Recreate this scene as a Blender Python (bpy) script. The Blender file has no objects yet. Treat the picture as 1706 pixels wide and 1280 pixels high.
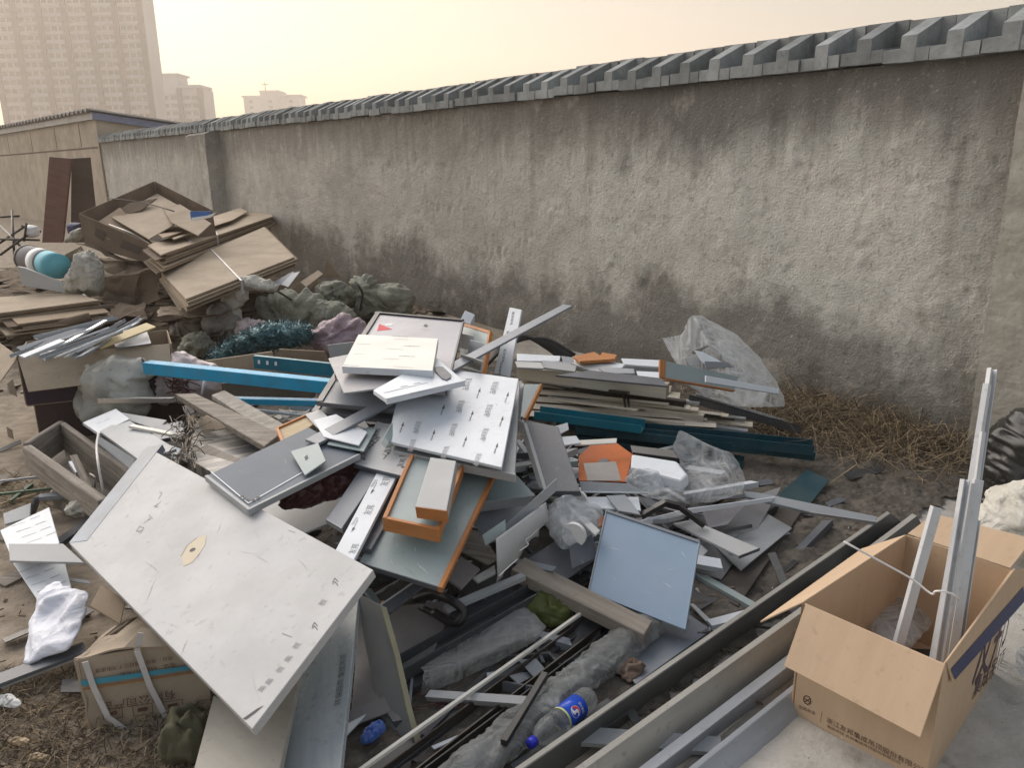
import bpy, math, random
import numpy as np
import bmesh
from mathutils.geometry import delaunay_2d_cdt
from mathutils import Vector, Matrix, noise
random.seed(7)
sc = bpy.context.scene
COL = sc.collection
# ---------------------------------------------------------------- camera
F, H, PITCH, ROLL = 1282.0, 1.65, math.radians(15.5), math.radians(0.6)
cf = Vector((0, math.cos(PITCH), -math.sin(PITCH))); cr = Vector((1, 0, 0)); cd = Vector((0, -math.sin(PITCH), -math.cos(PITCH)))
cR = math.cos(ROLL)*cr + math.sin(ROLL)*cd; cD = -math.sin(ROLL)*cr + math.cos(ROLL)*cd
cam = bpy.data.objects.new('camera', bpy.data.cameras.new('camera')); COL.objects.link(cam)
m = Matrix.Identity(4)
for i in range(3):
    m[i][0], m[i][1], m[i][2] = cR[i], -cD[i], -cf[i]
m[2][3] = H
cam.matrix_world = m
cam.data.sensor_width = 36; cam.data.lens = F/1706*36; cam.data.clip_start = .05; cam.data.clip_end = 3000
sc.camera = cam
# ---------------------------------------------------------------- sky and sun
SUN_EL, SUN_AZ, SKYG, SKYT = math.radians(22), math.radians(-38), .42, (1, .955, .962, 1)      # azimuth from +Y, towards -X
w = bpy.data.worlds.new('World'); sc.world = w; w.use_nodes = True
nt = w.node_tree; bgn = nt.nodes['Background']
sky = nt.nodes.new('ShaderNodeTexSky'); sky.sky_type = 'NISHITA'; sky.sun_disc = False
sky.sun_elevation = SUN_EL; sky.sun_rotation = SUN_AZ; sky.dust_density = 7.0; sky.air_density = 1.8; sky.ozone_density = 1.5
gm = nt.nodes.new('ShaderNodeGamma'); gm.inputs[1].default_value = SKYG          # thick even haze: the whole dome is flattened alike
tn = nt.nodes.new('ShaderNodeMix'); tn.data_type = 'RGBA'; tn.blend_type = 'MULTIPLY'; tn.inputs[0].default_value = 1; tn.inputs[7].default_value = SKYT
nt.links.new(sky.outputs[0], gm.inputs[0]); nt.links.new(gm.outputs[0], tn.inputs[6]); nt.links.new(tn.outputs[2], bgn.inputs[0]); bgn.inputs[1].default_value = .15
sl = bpy.data.lights.new('sun', 'SUN'); sl.energy = 2.2; sl.angle = math.radians(80); sl.color = (1, .935, .87)
so = bpy.data.objects.new('sun', sl); COL.objects.link(so)
sdir = Vector((math.sin(SUN_AZ)*math.cos(SUN_EL), math.cos(SUN_AZ)*math.cos(SUN_EL), math.sin(SUN_EL)))
so.rotation_euler = sdir.to_track_quat('Z', 'Y').to_euler(); so.location = (0, 0, 30)
vs = sc.view_settings; vs.view_transform = 'Standard'; vs.look = 'None'; vs.gamma = 1; vs.use_curve_mapping = False; vs.exposure = 1.37
sc.cycles.use_denoising = True
sc.cycles.max_bounces = 8; sc.cycles.transparent_max_bounces = 16; sc.cycles.volume_bounces = 1
# ---------------------------------------------------------------- helpers
def ray(x, y): return cf + (x-853)/F*cR + (y-640)/F*cD
CAM = Vector((0, 0, H))
def P(x, y, z):
    v = ray(x, y); return CAM + v*((z-H)/v.z)
def PY(x, y, Y):
    v = ray(x, y); return CAM + v*(Y/v.y)
class Plane:
    def __init__(s, p, n):
        s.p, s.n = p, n.normalized()
        if s.n.dot(CAM-p) < 0: s.n = -s.n
    def hit(s, x, y):
        v = ray(x, y); return CAM + v*((s.p-CAM).dot(s.n)/v.dot(s.n))
def plane3(a, b, c): return Plane(a, (b-a).cross(c-a))
def planeY(Y): return Plane(Vector((0, Y, 0)), Vector((0, -1, 0)))
def tag(o, label=None, cat=None, group=None, kind=None):
    if label: o['label'] = label
    if cat: o['category'] = cat
    if group: o['group'] = group
    if kind: o['kind'] = kind
    return o
WM = {}
def put(o, W, parent=None):
    COL.objects.link(o); WM[o.name] = W
    if parent is not None:
        o.parent = parent; o.matrix_basis = WM[parent.name].inverted() @ W
    else: o.matrix_basis = W
    return o
def frame(o, x, n):
    x = x.normalized(); n = (n - x*n.dot(x)).normalized(); y = n.cross(x)
    W = Matrix.Identity(4)
    for i in range(3): W[i][0], W[i][1], W[i][2], W[i][3] = x[i], y[i], n[i], o[i]
    return W
def mk(name, V, Fc, mat, parent=None, W=None, smooth=False, bevel=0, mats=None, fm=None):
    V = [Vector(v) for v in V]
    if W is None:
        c = sum(V, Vector())/len(V); c.z = min(v.z for v in V); W = Matrix.Translation(c)
    I = W.inverted()
    me = bpy.data.meshes.new(name); me.from_pydata([I @ v for v in V], [], Fc)
    for mm in (mats or [mat]): me.materials.append(mm)
    if fm:
        for p, k in zip(me.polygons, fm): p.material_index = k
    if smooth: me.polygons.foreach_set('use_smooth', [True]*len(me.polygons))
    me.update()
    o = bpy.data.objects.new(name, me); put(o, W, parent)
    if bevel:
        b = o.modifiers.new('bevel', 'BEVEL'); b.width = bevel; b.segments = 2; b.limit_method = 'ANGLE'; b.angle_limit = math.radians(40)
    return o
def empty(name, loc, parent=None):
    o = bpy.data.objects.new(name, None); o.empty_display_size = .1
    return put(o, Matrix.Translation(Vector(loc)), parent)
def fixn(V, Fc):
    """flip faces so the closed shell points outwards (by signed volume)"""
    vol = 0
    for f in Fc:
        for k in range(1, len(f)-1):
            vol += Vector(V[f[0]]).dot(Vector(V[f[k]]).cross(Vector(V[f[k+1]])))
    return Fc if vol > 0 else [tuple(reversed(f)) for f in Fc]
# ---- materials
MATS = {}
def M(name, c, c2=None, scale=4, rough=.55, metal=0, bump=.0, bscale=80, stretch=(1, 1, 1), dirt=.25, dirtc=(.16, .14, .12), dscale=2.2, rand=.12, spec=.4, sheen=0, trans=None, contrast=(.35, .65), crease=0, cscale=7):
    if name in MATS: return MATS[name]
    mt = bpy.data.materials.new(name); mt.use_nodes = True; MATS[name] = mt
    nt = mt.node_tree; N, L = nt.nodes, nt.links; b = N['Principled BSDF']
    tc = N.new('ShaderNodeTexCoord'); oi = N.new('ShaderNodeObjectInfo')
    mp = N.new('ShaderNodeMapping'); mp.inputs['Scale'].default_value = stretch
    add = N.new('ShaderNodeVectorMath'); add.operation = 'ADD'
    mul = N.new('ShaderNodeMath'); mul.operation = 'MULTIPLY'; mul.inputs[1].default_value = 37.
    L.new(oi.outputs['Random'], mul.inputs[0])
    L.new(tc.outputs['Object'], add.inputs[0]); L.new(mul.outputs[0], add.inputs[1]); L.new(add.outputs[0], mp.inputs[0])
    n1 = N.new('ShaderNodeTexNoise'); n1.inputs['Scale'].default_value = scale; n1.inputs['Detail'].default_value = 7; n1.inputs['Roughness'].default_value = .62
    L.new(mp.outputs[0], n1.inputs[0])
    r1 = N.new('ShaderNodeMapRange'); r1.inputs[1].default_value, r1.inputs[2].default_value = contrast
    L.new(n1.outputs[0], r1.inputs[0])
    mx = N.new('ShaderNodeMix'); mx.data_type = 'RGBA'
    mx.inputs[6].default_value = (*c, 1); mx.inputs[7].default_value = (*(c2 or [q*.8 for q in c]), 1)
    L.new(r1.outputs[0], mx.inputs[0])
    n2 = N.new('ShaderNodeTexNoise'); n2.inputs['Scale'].default_value = dscale; n2.inputs['Detail'].default_value = 9; n2.inputs['Roughness'].default_value = .7
    L.new(add.outputs[0], n2.inputs[0])
    r2 = N.new('ShaderNodeMapRange'); r2.inputs[1].default_value = .44; r2.inputs[2].default_value = .72; r2.inputs[4].default_value = dirt
    L.new(n2.outputs[0], r2.inputs[0])
    ns = N.new('ShaderNodeTexNoise'); ns.inputs['Scale'].default_value = 34; ns.inputs['Detail'].default_value = 4; L.new(add.outputs[0], ns.inputs[0])
    rs = N.new('ShaderNodeMapRange'); rs.inputs[1].default_value = .6; rs.inputs[2].default_value = .72; rs.inputs[4].default_value = min(.6, dirt*1.3); L.new(ns.outputs[0], rs.inputs[0])
    mxs = N.new('ShaderNodeMath'); mxs.operation = 'MAXIMUM'; L.new(r2.outputs[0], mxs.inputs[0]); L.new(rs.outputs[0], mxs.inputs[1]); r2 = mxs
    md = N.new('ShaderNodeMix'); md.data_type = 'RGBA'; md.inputs[7].default_value = (*dirtc, 1)
    L.new(r2.outputs[0], md.inputs[0]); L.new(mx.outputs[2], md.inputs[6])
    hs = N.new('ShaderNodeHueSaturation'); rv = N.new('ShaderNodeMapRange')
    rv.inputs[3].default_value = 1-rand; rv.inputs[4].default_value = 1+rand
    L.new(oi.outputs['Random'], rv.inputs[0]); L.new(rv.outputs[0], hs.inputs['Value']); L.new(md.outputs[2], hs.inputs['Color'])
    L.new(hs.outputs[0], b.inputs['Base Color'])
    rr = N.new('ShaderNodeMapRange'); rr.inputs[3].default_value = max(.03, rough-.1); rr.inputs[4].default_value = min(1, rough+.16)
    L.new(n2.outputs[0], rr.inputs[0]); L.new(rr.outputs[0], b.inputs['Roughness'])
    b.inputs['Metallic'].default_value = metal; b.inputs['Specular IOR Level'].default_value = spec
    if bump:
        n3 = N.new('ShaderNodeTexNoise'); n3.inputs['Scale'].default_value = bscale; n3.inputs['Detail'].default_value = 5
        L.new(mp.outputs[0], n3.inputs[0])
        bp = N.new('ShaderNodeBump'); bp.inputs['Strength'].default_value = bump; bp.inputs['Distance'].default_value = .01
        L.new(n3.outputs[0], bp.inputs['Height']); L.new(bp.outputs[0], b.inputs['Normal'])
    if crease:                                  # crumple lines
        nw = N.new('ShaderNodeTexNoise'); nw.inputs['Scale'].default_value = cscale*.6; nw.inputs['Detail'].default_value = 3; L.new(add.outputs[0], nw.inputs[0])
        va = N.new('ShaderNodeVectorMath'); va.operation = 'MULTIPLY_ADD'; va.inputs[1].default_value = (.35, .35, .35); L.new(nw.outputs['Color'], va.inputs[0]); L.new(add.outputs[0], va.inputs[2])
        hs_ = None
        for sc_ in (cscale, cscale*2.7):
            vo = N.new('ShaderNodeTexVoronoi'); vo.feature = 'DISTANCE_TO_EDGE'; vo.inputs['Scale'].default_value = sc_; L.new(va.outputs[0], vo.inputs['Vector'])
            q = N.new('ShaderNodeMath'); q.operation = 'MULTIPLY'; q.inputs[1].default_value = 1.6/sc_*4; L.new(vo.outputs['Distance'], q.inputs[0])
            if hs_: a_ = N.new('ShaderNodeMath'); a_.operation = 'ADD'; L.new(hs_, a_.inputs[0]); L.new(q.outputs[0], a_.inputs[1]); hs_ = a_.outputs[0]
            else: hs_ = q.outputs[0]
        b2 = N.new('ShaderNodeBump'); b2.invert = True; b2.inputs['Strength'].default_value = crease; b2.inputs['Distance'].default_value = .05
        L.new(hs_, b2.inputs['Height'])
        if bump: L.new(bp.outputs[0], b2.inputs['Normal'])
        L.new(b2.outputs[0], b.inputs['Normal'])
    if trans is not None:                       # thin plastic film: milky patches, with crease highlights painted in
        out = N['Material Output']; tr = N.new('ShaderNodeBsdfTransparent'); tr.inputs[0].default_value = (.93, .94, .94, 1)
        ms = N.new('ShaderNodeMixShader'); n4 = N.new('ShaderNodeTexNoise'); n4.inputs['Scale'].default_value = 7; n4.inputs['Detail'].default_value = 6
        n4.inputs['Distortion'].default_value = 1.2
        L.new(add.outputs[0], n4.inputs[0])
        r4 = N.new('ShaderNodeMapRange'); r4.inputs[1].default_value = .42; r4.inputs[2].default_value = .72
        r4.inputs[3].default_value = trans[0]; r4.inputs[4].default_value = trans[1]
        L.new(n4.outputs[0], r4.inputs[0]); cur = r4.outputs[0]
        def mth(op, a, b_):
            x = N.new('ShaderNodeMath'); x.operation = op
            for k, v in ((0, a), (1, b_)):
                if isinstance(v, (int, float)): x.inputs[k].default_value = v
                else: L.new(v, x.inputs[k])
            return x.outputs[0]
        for st, rot in (((1, 1, 7), (.4, .7, 0)), ((7, 1, 1), (.2, .5, .6)), ((1, 9, 1.5), (.9, .1, .3))):   # crease lines painted in as white highlight streaks
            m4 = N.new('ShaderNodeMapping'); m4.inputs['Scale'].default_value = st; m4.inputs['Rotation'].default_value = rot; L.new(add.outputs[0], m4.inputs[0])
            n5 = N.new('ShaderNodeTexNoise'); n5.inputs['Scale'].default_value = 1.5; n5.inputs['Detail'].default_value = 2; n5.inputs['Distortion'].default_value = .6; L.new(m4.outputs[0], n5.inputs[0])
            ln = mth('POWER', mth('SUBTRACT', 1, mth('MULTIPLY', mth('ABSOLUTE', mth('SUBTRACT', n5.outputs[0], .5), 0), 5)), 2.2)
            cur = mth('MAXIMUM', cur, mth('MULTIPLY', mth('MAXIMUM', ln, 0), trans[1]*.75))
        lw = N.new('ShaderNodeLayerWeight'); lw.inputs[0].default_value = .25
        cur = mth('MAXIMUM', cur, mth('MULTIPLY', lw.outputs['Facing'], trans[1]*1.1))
        tl = N.new('ShaderNodeBsdfTranslucent'); L.new(hs.outputs[0], tl.inputs[0]); mt_ = N.new('ShaderNodeMixShader'); mt_.inputs[0].default_value = .45
        L.new(b.outputs[0], mt_.inputs[1]); L.new(tl.outputs[0], mt_.inputs[2])
        L.new(cur, ms.inputs[0]); L.new(tr.outputs[0], ms.inputs[1]); L.new(mt_.outputs[0], ms.inputs[2]); L.new(ms.outputs[0], out.inputs[0])
    return mt
def flatm(name, c, rough=.6):
    if name in MATS: return MATS[name]
    return M(name, c, c, rough=rough, dirt=.12, rand=.0)
STEEL = M('grey_coated_steel', (.21, .235, .275), (.175, .20, .24), rough=.42, metal=.0, dirt=.3, dirtc=(.3, .29, .27), bump=.02, bscale=30)
DSTEEL = M('charcoal_coated_steel', (.10, .112, .135), (.075, .085, .105), rough=.42, dirt=.3, dirtc=(.25, .24, .23))
LSTEEL = M('pale_grey_coated_metal', (.36, .385, .41), (.30, .325, .35), rough=.45, dirt=.3, dirtc=(.26, .25, .24))
WHITE = M('white_film', (.66, .71, .775), (.60, .65, .71), rough=.38, dirt=.25, dirtc=(.42, .41, .4), rand=.05)
CREAM = M('cream_film', (.68, .67, .625), (.63, .62, .57), rough=.4, dirt=.2, dirtc=(.45, .42, .36), rand=.03)
PALE = M('off_white_board', (.48, .495, .505), (.41, .425, .435), rough=.5, dirt=.35, dirtc=(.36, .35, .33), rand=.06, scale=3)
AQUA = M('pale_aqua_grey_metal', (.32, .39, .40), (.285, .35, .36), rough=.42, dirt=.3, dirtc=(.25, .26, .25), rand=.06)
BLUEG = M('blue_grey_metal', (.255, .35, .47), (.23, .32, .435), rough=.36, dirt=.2, dirtc=(.30, .33, .37), rand=.03)
ORANGE = M('orange_timber_edge', (.52, .215, .07), (.42, .165, .05), rough=.55, dirt=.3, dirtc=(.2, .1, .06), stretch=(1, 9, 9), rand=.1)
ORANGEV = M('vivid_orange_sheet', (.58, .16, .035), (.48, .12, .03), rough=.5, dirt=.35, dirtc=(.2, .12, .09))
TEAL = M('teal_coated_metal', (.008, .17, .245), (.006, .125, .18), rough=.3, dirt=.25, dirtc=(.15, .17, .17))
DTEAL = M('dark_teal_coated_metal', (.008, .06, .085), (.006, .042, .06), rough=.28, dirt=.3, dirtc=(.12, .13, .13))
CYAN = M('bright_blue_paint', (.03, .42, .72), (.02, .35, .62), rough=.42, dirt=.4, dirtc=(.16, .17, .18), dscale=6)
CARD = M('brown_cardboard', (.335, .265, .195), (.27, .21, .152), rough=.85, dirt=.3, dirtc=(.17, .125, .085), bump=.12, bscale=45, spec=.15, rand=.14)
CARDD = M('dark_weathered_cardboard', (.205, .157, .12), (.15, .115, .088), rough=.9, dirt=.4, dirtc=(.09, .07, .055), bump=.15, spec=.1, rand=.15)
CARDL = M('pale_cardboard', (.46, .385, .30), (.38, .315, .245), rough=.85, dirt=.3, dirtc=(.22, .17, .12), bump=.1, spec=.15)
CARDT = M('fresh_tan_cardboard', (.56, .42, .295), (.53, .39, .27), rough=.85, dirt=.2, dirtc=(.27, .195, .125), bump=.05, bscale=25, spec=.15, stretch=(9, 1, 1), rand=.04)
PURPLE = M('purple_printed_cardboard', (.045, .026, .055), (.035, .02, .042), rough=.6, dirt=.3, dirtc=(.1, .08, .08))
WOOD = M('weathered_grey_timber', (.36, .325, .285), (.20, .18, .158), scale=9, rough=.85, stretch=(.35, 6, 6), bump=.35, bscale=14, dirt=.4, dirtc=(.12, .105, .09), spec=.15)
WOODY = M('pale_timber', (.50, .40, .26), (.40, .31, .19), scale=8, rough=.7, stretch=(.35, 6, 6), bump=.15, bscale=14, dirt=.25)
RWOOD = M('red_brown_board', (.20, .10, .075), (.14, .07, .055), scale=5, rough=.7, stretch=(6, .5, 6), bump=.1, dirt=.35)
BWOOD = M('dark_brown_board', (.115, .08, .06), (.085, .06, .045), scale=5, rough=.75, stretch=(6, .5, 6), bump=.1, dirt=.35)
BLACK = M('black_plastic', (.018, .018, .021), (.012, .012, .014), rough=.35, dirt=.35, dirtc=(.09, .085, .08))
RUBBER = M('dusty_black_rubber', (.03, .03, .032), (.02, .02, .022), rough=.6, dirt=.5, dirtc=(.13, .12, .11))
DARKM = M('dark_grey_profile', (.055, .06, .068), (.038, .042, .048), rough=.38, dirt=.35, dirtc=(.14, .135, .13), stretch=(.3, 5, 5))
BEIGEM = M('dusty_galvanised_steel', (.40, .39, .355), (.32, .315, .29), rough=.6, dirt=.4, dirtc=(.17, .155, .135), stretch=(.4, 4, 4), bump=.04)
GALV = M('grey_galvanised_steel', (.33, .355, .39), (.27, .29, .325), rough=.45, dirt=.35, dirtc=(.17, .16, .15), stretch=(.4, 4, 4))
MIRROR = M('polished_champagne_metal', (.72, .66, .56), (.62, .56, .47), rough=.2, metal=.2, dirt=.2, dirtc=(.25, .22, .18), stretch=(.2, 6, 6))
CHROME = M('brushed_aluminium', (.68, .69, .70), (.6, .61, .62), rough=.25, metal=.9, dirt=.25, dirtc=(.3, .3, .29), stretch=(.2, 6, 6))
BRONZE = M('dark_bronze_profile', (.05, .042, .036), (.035, .03, .026), rough=.3, metal=.2, dirt=.3, dirtc=(.14, .12, .1))
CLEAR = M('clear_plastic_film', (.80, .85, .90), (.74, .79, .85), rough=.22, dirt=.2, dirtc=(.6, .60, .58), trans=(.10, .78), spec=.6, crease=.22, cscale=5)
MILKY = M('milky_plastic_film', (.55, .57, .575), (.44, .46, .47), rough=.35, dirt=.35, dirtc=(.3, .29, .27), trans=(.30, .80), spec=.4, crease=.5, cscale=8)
SACKW = M('off_white_sack', (.62, .605, .55), (.50, .485, .435), rough=.75, dirt=.45, dirtc=(.2, .18, .15), bump=.2, bscale=22, spec=.2, crease=.5, cscale=6)
SACKO = M('olive_grey_sack', (.34, .345, .285), (.24, .245, .20), rough=.8, dirt=.45, dirtc=(.08, .08, .065), bump=.25, bscale=26, spec=.2, crease=.6, cscale=5)
SACKP = M('pink_lilac_plastic', (.40, .29, .30), (.30, .23, .27), rough=.5, dirt=.4, dirtc=(.22, .17, .25), bump=.12, crease=.6, cscale=6, dscale=5)
PINKW = M('pale_pink_plastic', (.58, .50, .50), (.48, .41, .42), rough=.4, dirt=.3, dirtc=(.3, .24, .24), bump=.1)
NET = M('teal_tinsel_net', (.02, .075, .095), (.10, .22, .25), scale=40, rough=.3, metal=.3, dirt=.3, dirtc=(.01, .03, .04))
DRED = M('dark_red_film', (.075, .016, .02), (.05, .011, .015), rough=.3, dirt=.3, dirtc=(.14, .09, .09), bump=.1, bscale=18, crease=.6, cscale=8)
QUILT = M('white_bubble_wrap', (.64, .67, .75), (.58, .61, .70), rough=.5, dirt=.25, dirtc=(.4, .4, .42), bump=.35, bscale=30, stretch=(.6, 1, 7), crease=.25, cscale=5)
GREEN = M('green_plastic_sack', (.085, .105, .02), (.06, .075, .014), rough=.5, dirt=.35, dirtc=(.05, .05, .02))
BLUEP = M('blue_wrapper', (.03, .12, .48), (.02, .08, .36), rough=.3, dirt=.2, dirtc=(.4, .42, .45))
INK = flatm('black_print', (.07, .07, .075)); INKG = flatm('grey_print', (.30, .31, .33)); INKB = flatm('brown_print', (.11, .055, .035))
RED = flatm('red_print', (.62, .04, .06)); WHT = flatm('white_print', (.8, .8, .8)); BLU = flatm('blue_print', (.02, .12, .55)); NAVY = flatm('navy_print', (.035, .045, .12))
SKYB = flatm('sky_blue_print', (.06, .30, .42)); PURP = flatm('purple_print', (.07, .04, .07)); FOAM = flatm('tan_foam', (.62, .54, .41))
PEPB = flatm('cola_blue', (.005, .07, .55), .3); CAPB = flatm('cap_blue', (.02, .03, .5), .35)
TIE = M('white_strapping', (.62, .60, .60), rough=.4, dirt=.2)
MOSS = M('mossy_stone', (.13, .125, .08), (.09, .085, .05), scale=12, rough=.95, bump=.6, bscale=18, dirt=.4)
BRICKP = M('blue_sheet', (.06, .19, .55), rough=.5)
YEL = M('yellow_strip', (.72, .58, .30), rough=.5, dirt=.15)
# ---- shapes
def slab(name, pts, th, mat, parent=None, bevel=None, n=None, smooth=False, mats=None):
    """planar polygon with its visible face on pts, th thick away from the camera side"""
    if len(pts) > 3:                             # keep it flat
        q = plane3(pts[0], pts[1], pts[-1]); pts = list(pts)
        for i in range(2, len(pts)-1):
            v = pts[i]-CAM; dn_ = v.dot(q.n)
            if abs((pts[i]-q.p).dot(q.n)) > .0012 and abs(dn_) > .05*v.length: pts[i] = CAM+v*((q.p-CAM).dot(q.n)/dn_)
    if n is None:
        n = Vector()
        for a, b in zip(pts, pts[1:]+pts[:1]): n += (a-CAM*0).cross(b)
        n.normalize()
        if n.dot(CAM-pts[0]) < 0: n = -n
    k = len(pts); V = list(pts)+[p-n*th for p in pts]
    Fc = [tuple(range(k)), tuple(range(2*k-1, k-1, -1))]+[(i, k+i, k+(i+1) % k, (i+1) % k) for i in range(k)]
    Fc = fixn(V, Fc)
    o = mk(name, V, Fc, mat, parent, frame(pts[0], pts[1]-pts[0], n), bevel=min(.0025, th*.3) if bevel is None else bevel, mats=mats)
    return o
def fit4(px, z0, prior=(0, 0)):
    best = None; P0 = P(*px[0], z0)
    D = [np.array(ray(*q)) for q in px]; C0 = np.array(CAM); p0 = np.array(P0)
    for sx in np.linspace(-.8, .8, 33):
        for sy in np.linspace(-.8, .8, 33):
            n = np.array((-sx, -sy, 1.)); Q = []
            for d in D:
                t = (p0-C0)@n/(d@n); Q.append(C0+t*d if t > 0 else C0+99*d)
            e = [Q[(i+1) % 4]-Q[i] for i in range(4)]; l = [np.linalg.norm(v) for v in e]
            c = sum((e[i]@e[(i+1) % 4]/l[i]/l[(i+1) % 4])**2 for i in range(4))*.5
            c += 2*((l[0]-l[2])/(l[0]+l[2]))**2+2*((l[1]-l[3])/(l[1]+l[3]))**2
            c += .12*((sx-prior[0])**2+(sy-prior[1])**2)+50*max(0, .02-min(q[2] for q in Q))
            if best is None or c < best[0]: best = (c, n, l, [round(float(q[2]), 2) for q in Q])
    return Plane(P0, Vector([float(v) for v in best[1]])), best
class Pan:
    pass
def pan(name, px, z, th, mat, label=None, cat='panel', group=None, parent=None, fit=None, bevel=None, kind=None):
    r = Pan()
    if fit is not None: r.pl, b = fit4(px, z, fit)
    elif isinstance(z, (list, tuple)): r.pl = plane3(*[P(*px[i], z[i]) for i in range(3)])
    elif isinstance(z, Plane): r.pl = z
    else: r.pl = Plane(Vector((0, 0, z)), Vector((0, 0, 1)))
    r.pts = [r.pl.hit(*q) for q in px]; r.px = px; r.n = r.pl.n; r.th = th; r.inkV = {}
    r.o = slab(name, r.pts, th, mat, parent, n=r.n, bevel=bevel)
    tag(r.o, label, cat if parent is None else None, group, kind)
    return r
def rim(r, i, w, up, down, mat, name='edge_trim', out=.0008):
    """strip along edge i of a panel: w inwards, up above the face, down below it"""
    k = len(r.pts); a, b = r.pts[i], r.pts[(i+1) % k]; c = sum(r.pts, Vector())/k
    d = (b-a).normalized(); s = r.n.cross(d)
    if s.dot(c-a) < 0: s = -s
    V = []
    for q in (a-d*out, b+d*out):
        V += [q-s*out+r.n*up, q+s*w+r.n*up, q+s*w-r.n*down, q-s*out-r.n*down]
    Fc = fixn(V, [(0, 1, 2, 3), (7, 6, 5, 4), (0, 4, 5, 1), (1, 5, 6, 2), (2, 6, 7, 3), (3, 7, 4, 0)])
    return mk(name, V, Fc, mat, r.o, frame(a, d, r.n), bevel=.0012)
TXT = {}
def glyphs(s):
    if s not in TXT:
        cu = bpy.data.curves.new('t', 'FONT'); cu.body = s; cu.resolution_u = 2; cu.size = 1
        ob = bpy.data.objects.new('t', cu); COL.objects.link(ob)
        dg = bpy.context.evaluated_depsgraph_get(); dg.update()
        me = bpy.data.meshes.new_from_object(ob.evaluated_get(dg))
        V = [v.co.copy() for v in me.vertices]; Fc = [tuple(p.vertices) for p in me.polygons]
        bpy.data.objects.remove(ob); bpy.data.curves.remove(cu); bpy.data.meshes.remove(me)
        x0 = min(v.x for v in V); x1 = max(v.x for v in V); y0 = min(v.y for v in V); y1 = max(v.y for v in V)
        TXT[s] = ([Vector(((v.x-x0)/(x1-x0), (v.y-y0)/(y1-y0), 0)) for v in V], Fc, (x1-x0)/(y1-y0))
    return TXT[s]
def text(r, s, p0, p1, mat=None, hpx=None, lift=.0009, flip=False, asp=1.0):
    """lettering lying on panel r from pixel p0 to pixel p1 (baseline), height from the natural aspect"""
    a, b = r.pl.hit(*p0), r.pl.hit(*p1); V, Fc, ar = glyphs(s)
    d = b-a; up = r.n.cross(d.normalized())*(d.length/ar*asp)*(-1 if flip else 1)
    ink(r, [a+d*v.x+up*v.y+r.n*lift for v in V], Fc, mat or INK)
def ink(r, V, Fc, mat):
    L = r.inkV.setdefault(mat.name, ([], [])); k = len(L[0])
    L[0].extend(V); L[1].extend([tuple(q+k for q in f) for f in Fc])
def stroke(r, px, wd, mat=None, lift=.0009):
    mat = mat or INK
    for p, q in zip(px, px[1:]):
        a, b = r.pl.hit(*p), r.pl.hit(*q); d = (b-a)
        if d.length < 1e-6: continue
        s = r.n.cross(d.normalized())*wd/2; e = d.normalized()*wd*.3
        ink(r, [x+r.n*lift for x in (a-s-e, b-s+e, b+s+e, a+s-e)], [(0, 1, 2, 3)], mat)
def fill(r, px, mat, lift=.0009):
    ink(r, [r.pl.hit(*p)+r.n*lift for p in px], [tuple(range(len(px)))], mat)
def disc(r, c, rad, mat, lift=.0012, ax=(1, 1)):
    p = r.pl.hit(*c); d = (r.pts[1]-r.pts[0]).normalized(); s = r.n.cross(d)
    ink(r, [p+d*rad*ax[0]*math.cos(t*math.pi/9)+s*rad*ax[1]*math.sin(t*math.pi/9)+r.n*lift for t in range(18)], [tuple(range(18))], mat)
def done(r, name='print'):
    for mn, (V, Fc) in r.inkV.items(): mk(name, V, Fc, MATS[mn], r.o, WM[r.o.name])
    r.inkV = {}
def sweep(name, a, b, prof, mat, label=None, cat='metal strip', group=None, parent=None, roll=0, bevel=.0012, up=Vector((0, 0, 1))):
    """closed 2-D profile (side, up) swept from a to b"""
    d = (b-a).normalized(); s = d.cross(up).normalized(); u = s.cross(d)
    if roll:
        R = Matrix.Rotation(roll, 3, d); s = R @ s; u = R @ u
    k = len(prof); V = [a+s*x+u*y for x, y in prof]+[b+s*x+u*y for x, y in prof]
    Fc = [tuple(range(k)), tuple(range(2*k-1, k-1, -1))]+[(i, k+i, k+(i+1) % k, (i+1) % k) for i in range(k)]
    o = mk(name, V, fixn(V, Fc), mat, parent, frame(a, d, u), bevel=bevel)
    return tag(o, label, cat if parent is None else None, group)
def rect(w, h): return [(-w/2, -h), (w/2, -h), (w/2, 0), (-w/2, 0)]
def uch(w, h, t): return [(-w/2, -h), (w/2, -h), (w/2, 0), (w/2-t, 0), (w/2-t, -h+t), (-w/2+t, -h+t), (-w/2+t, 0), (-w/2, 0)]
def lang(w, h, t): return [(-w/2, -h), (-w/2+t, -h), (-w/2+t, -t), (w/2, -t), (w/2, 0), (-w/2, 0)]
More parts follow.
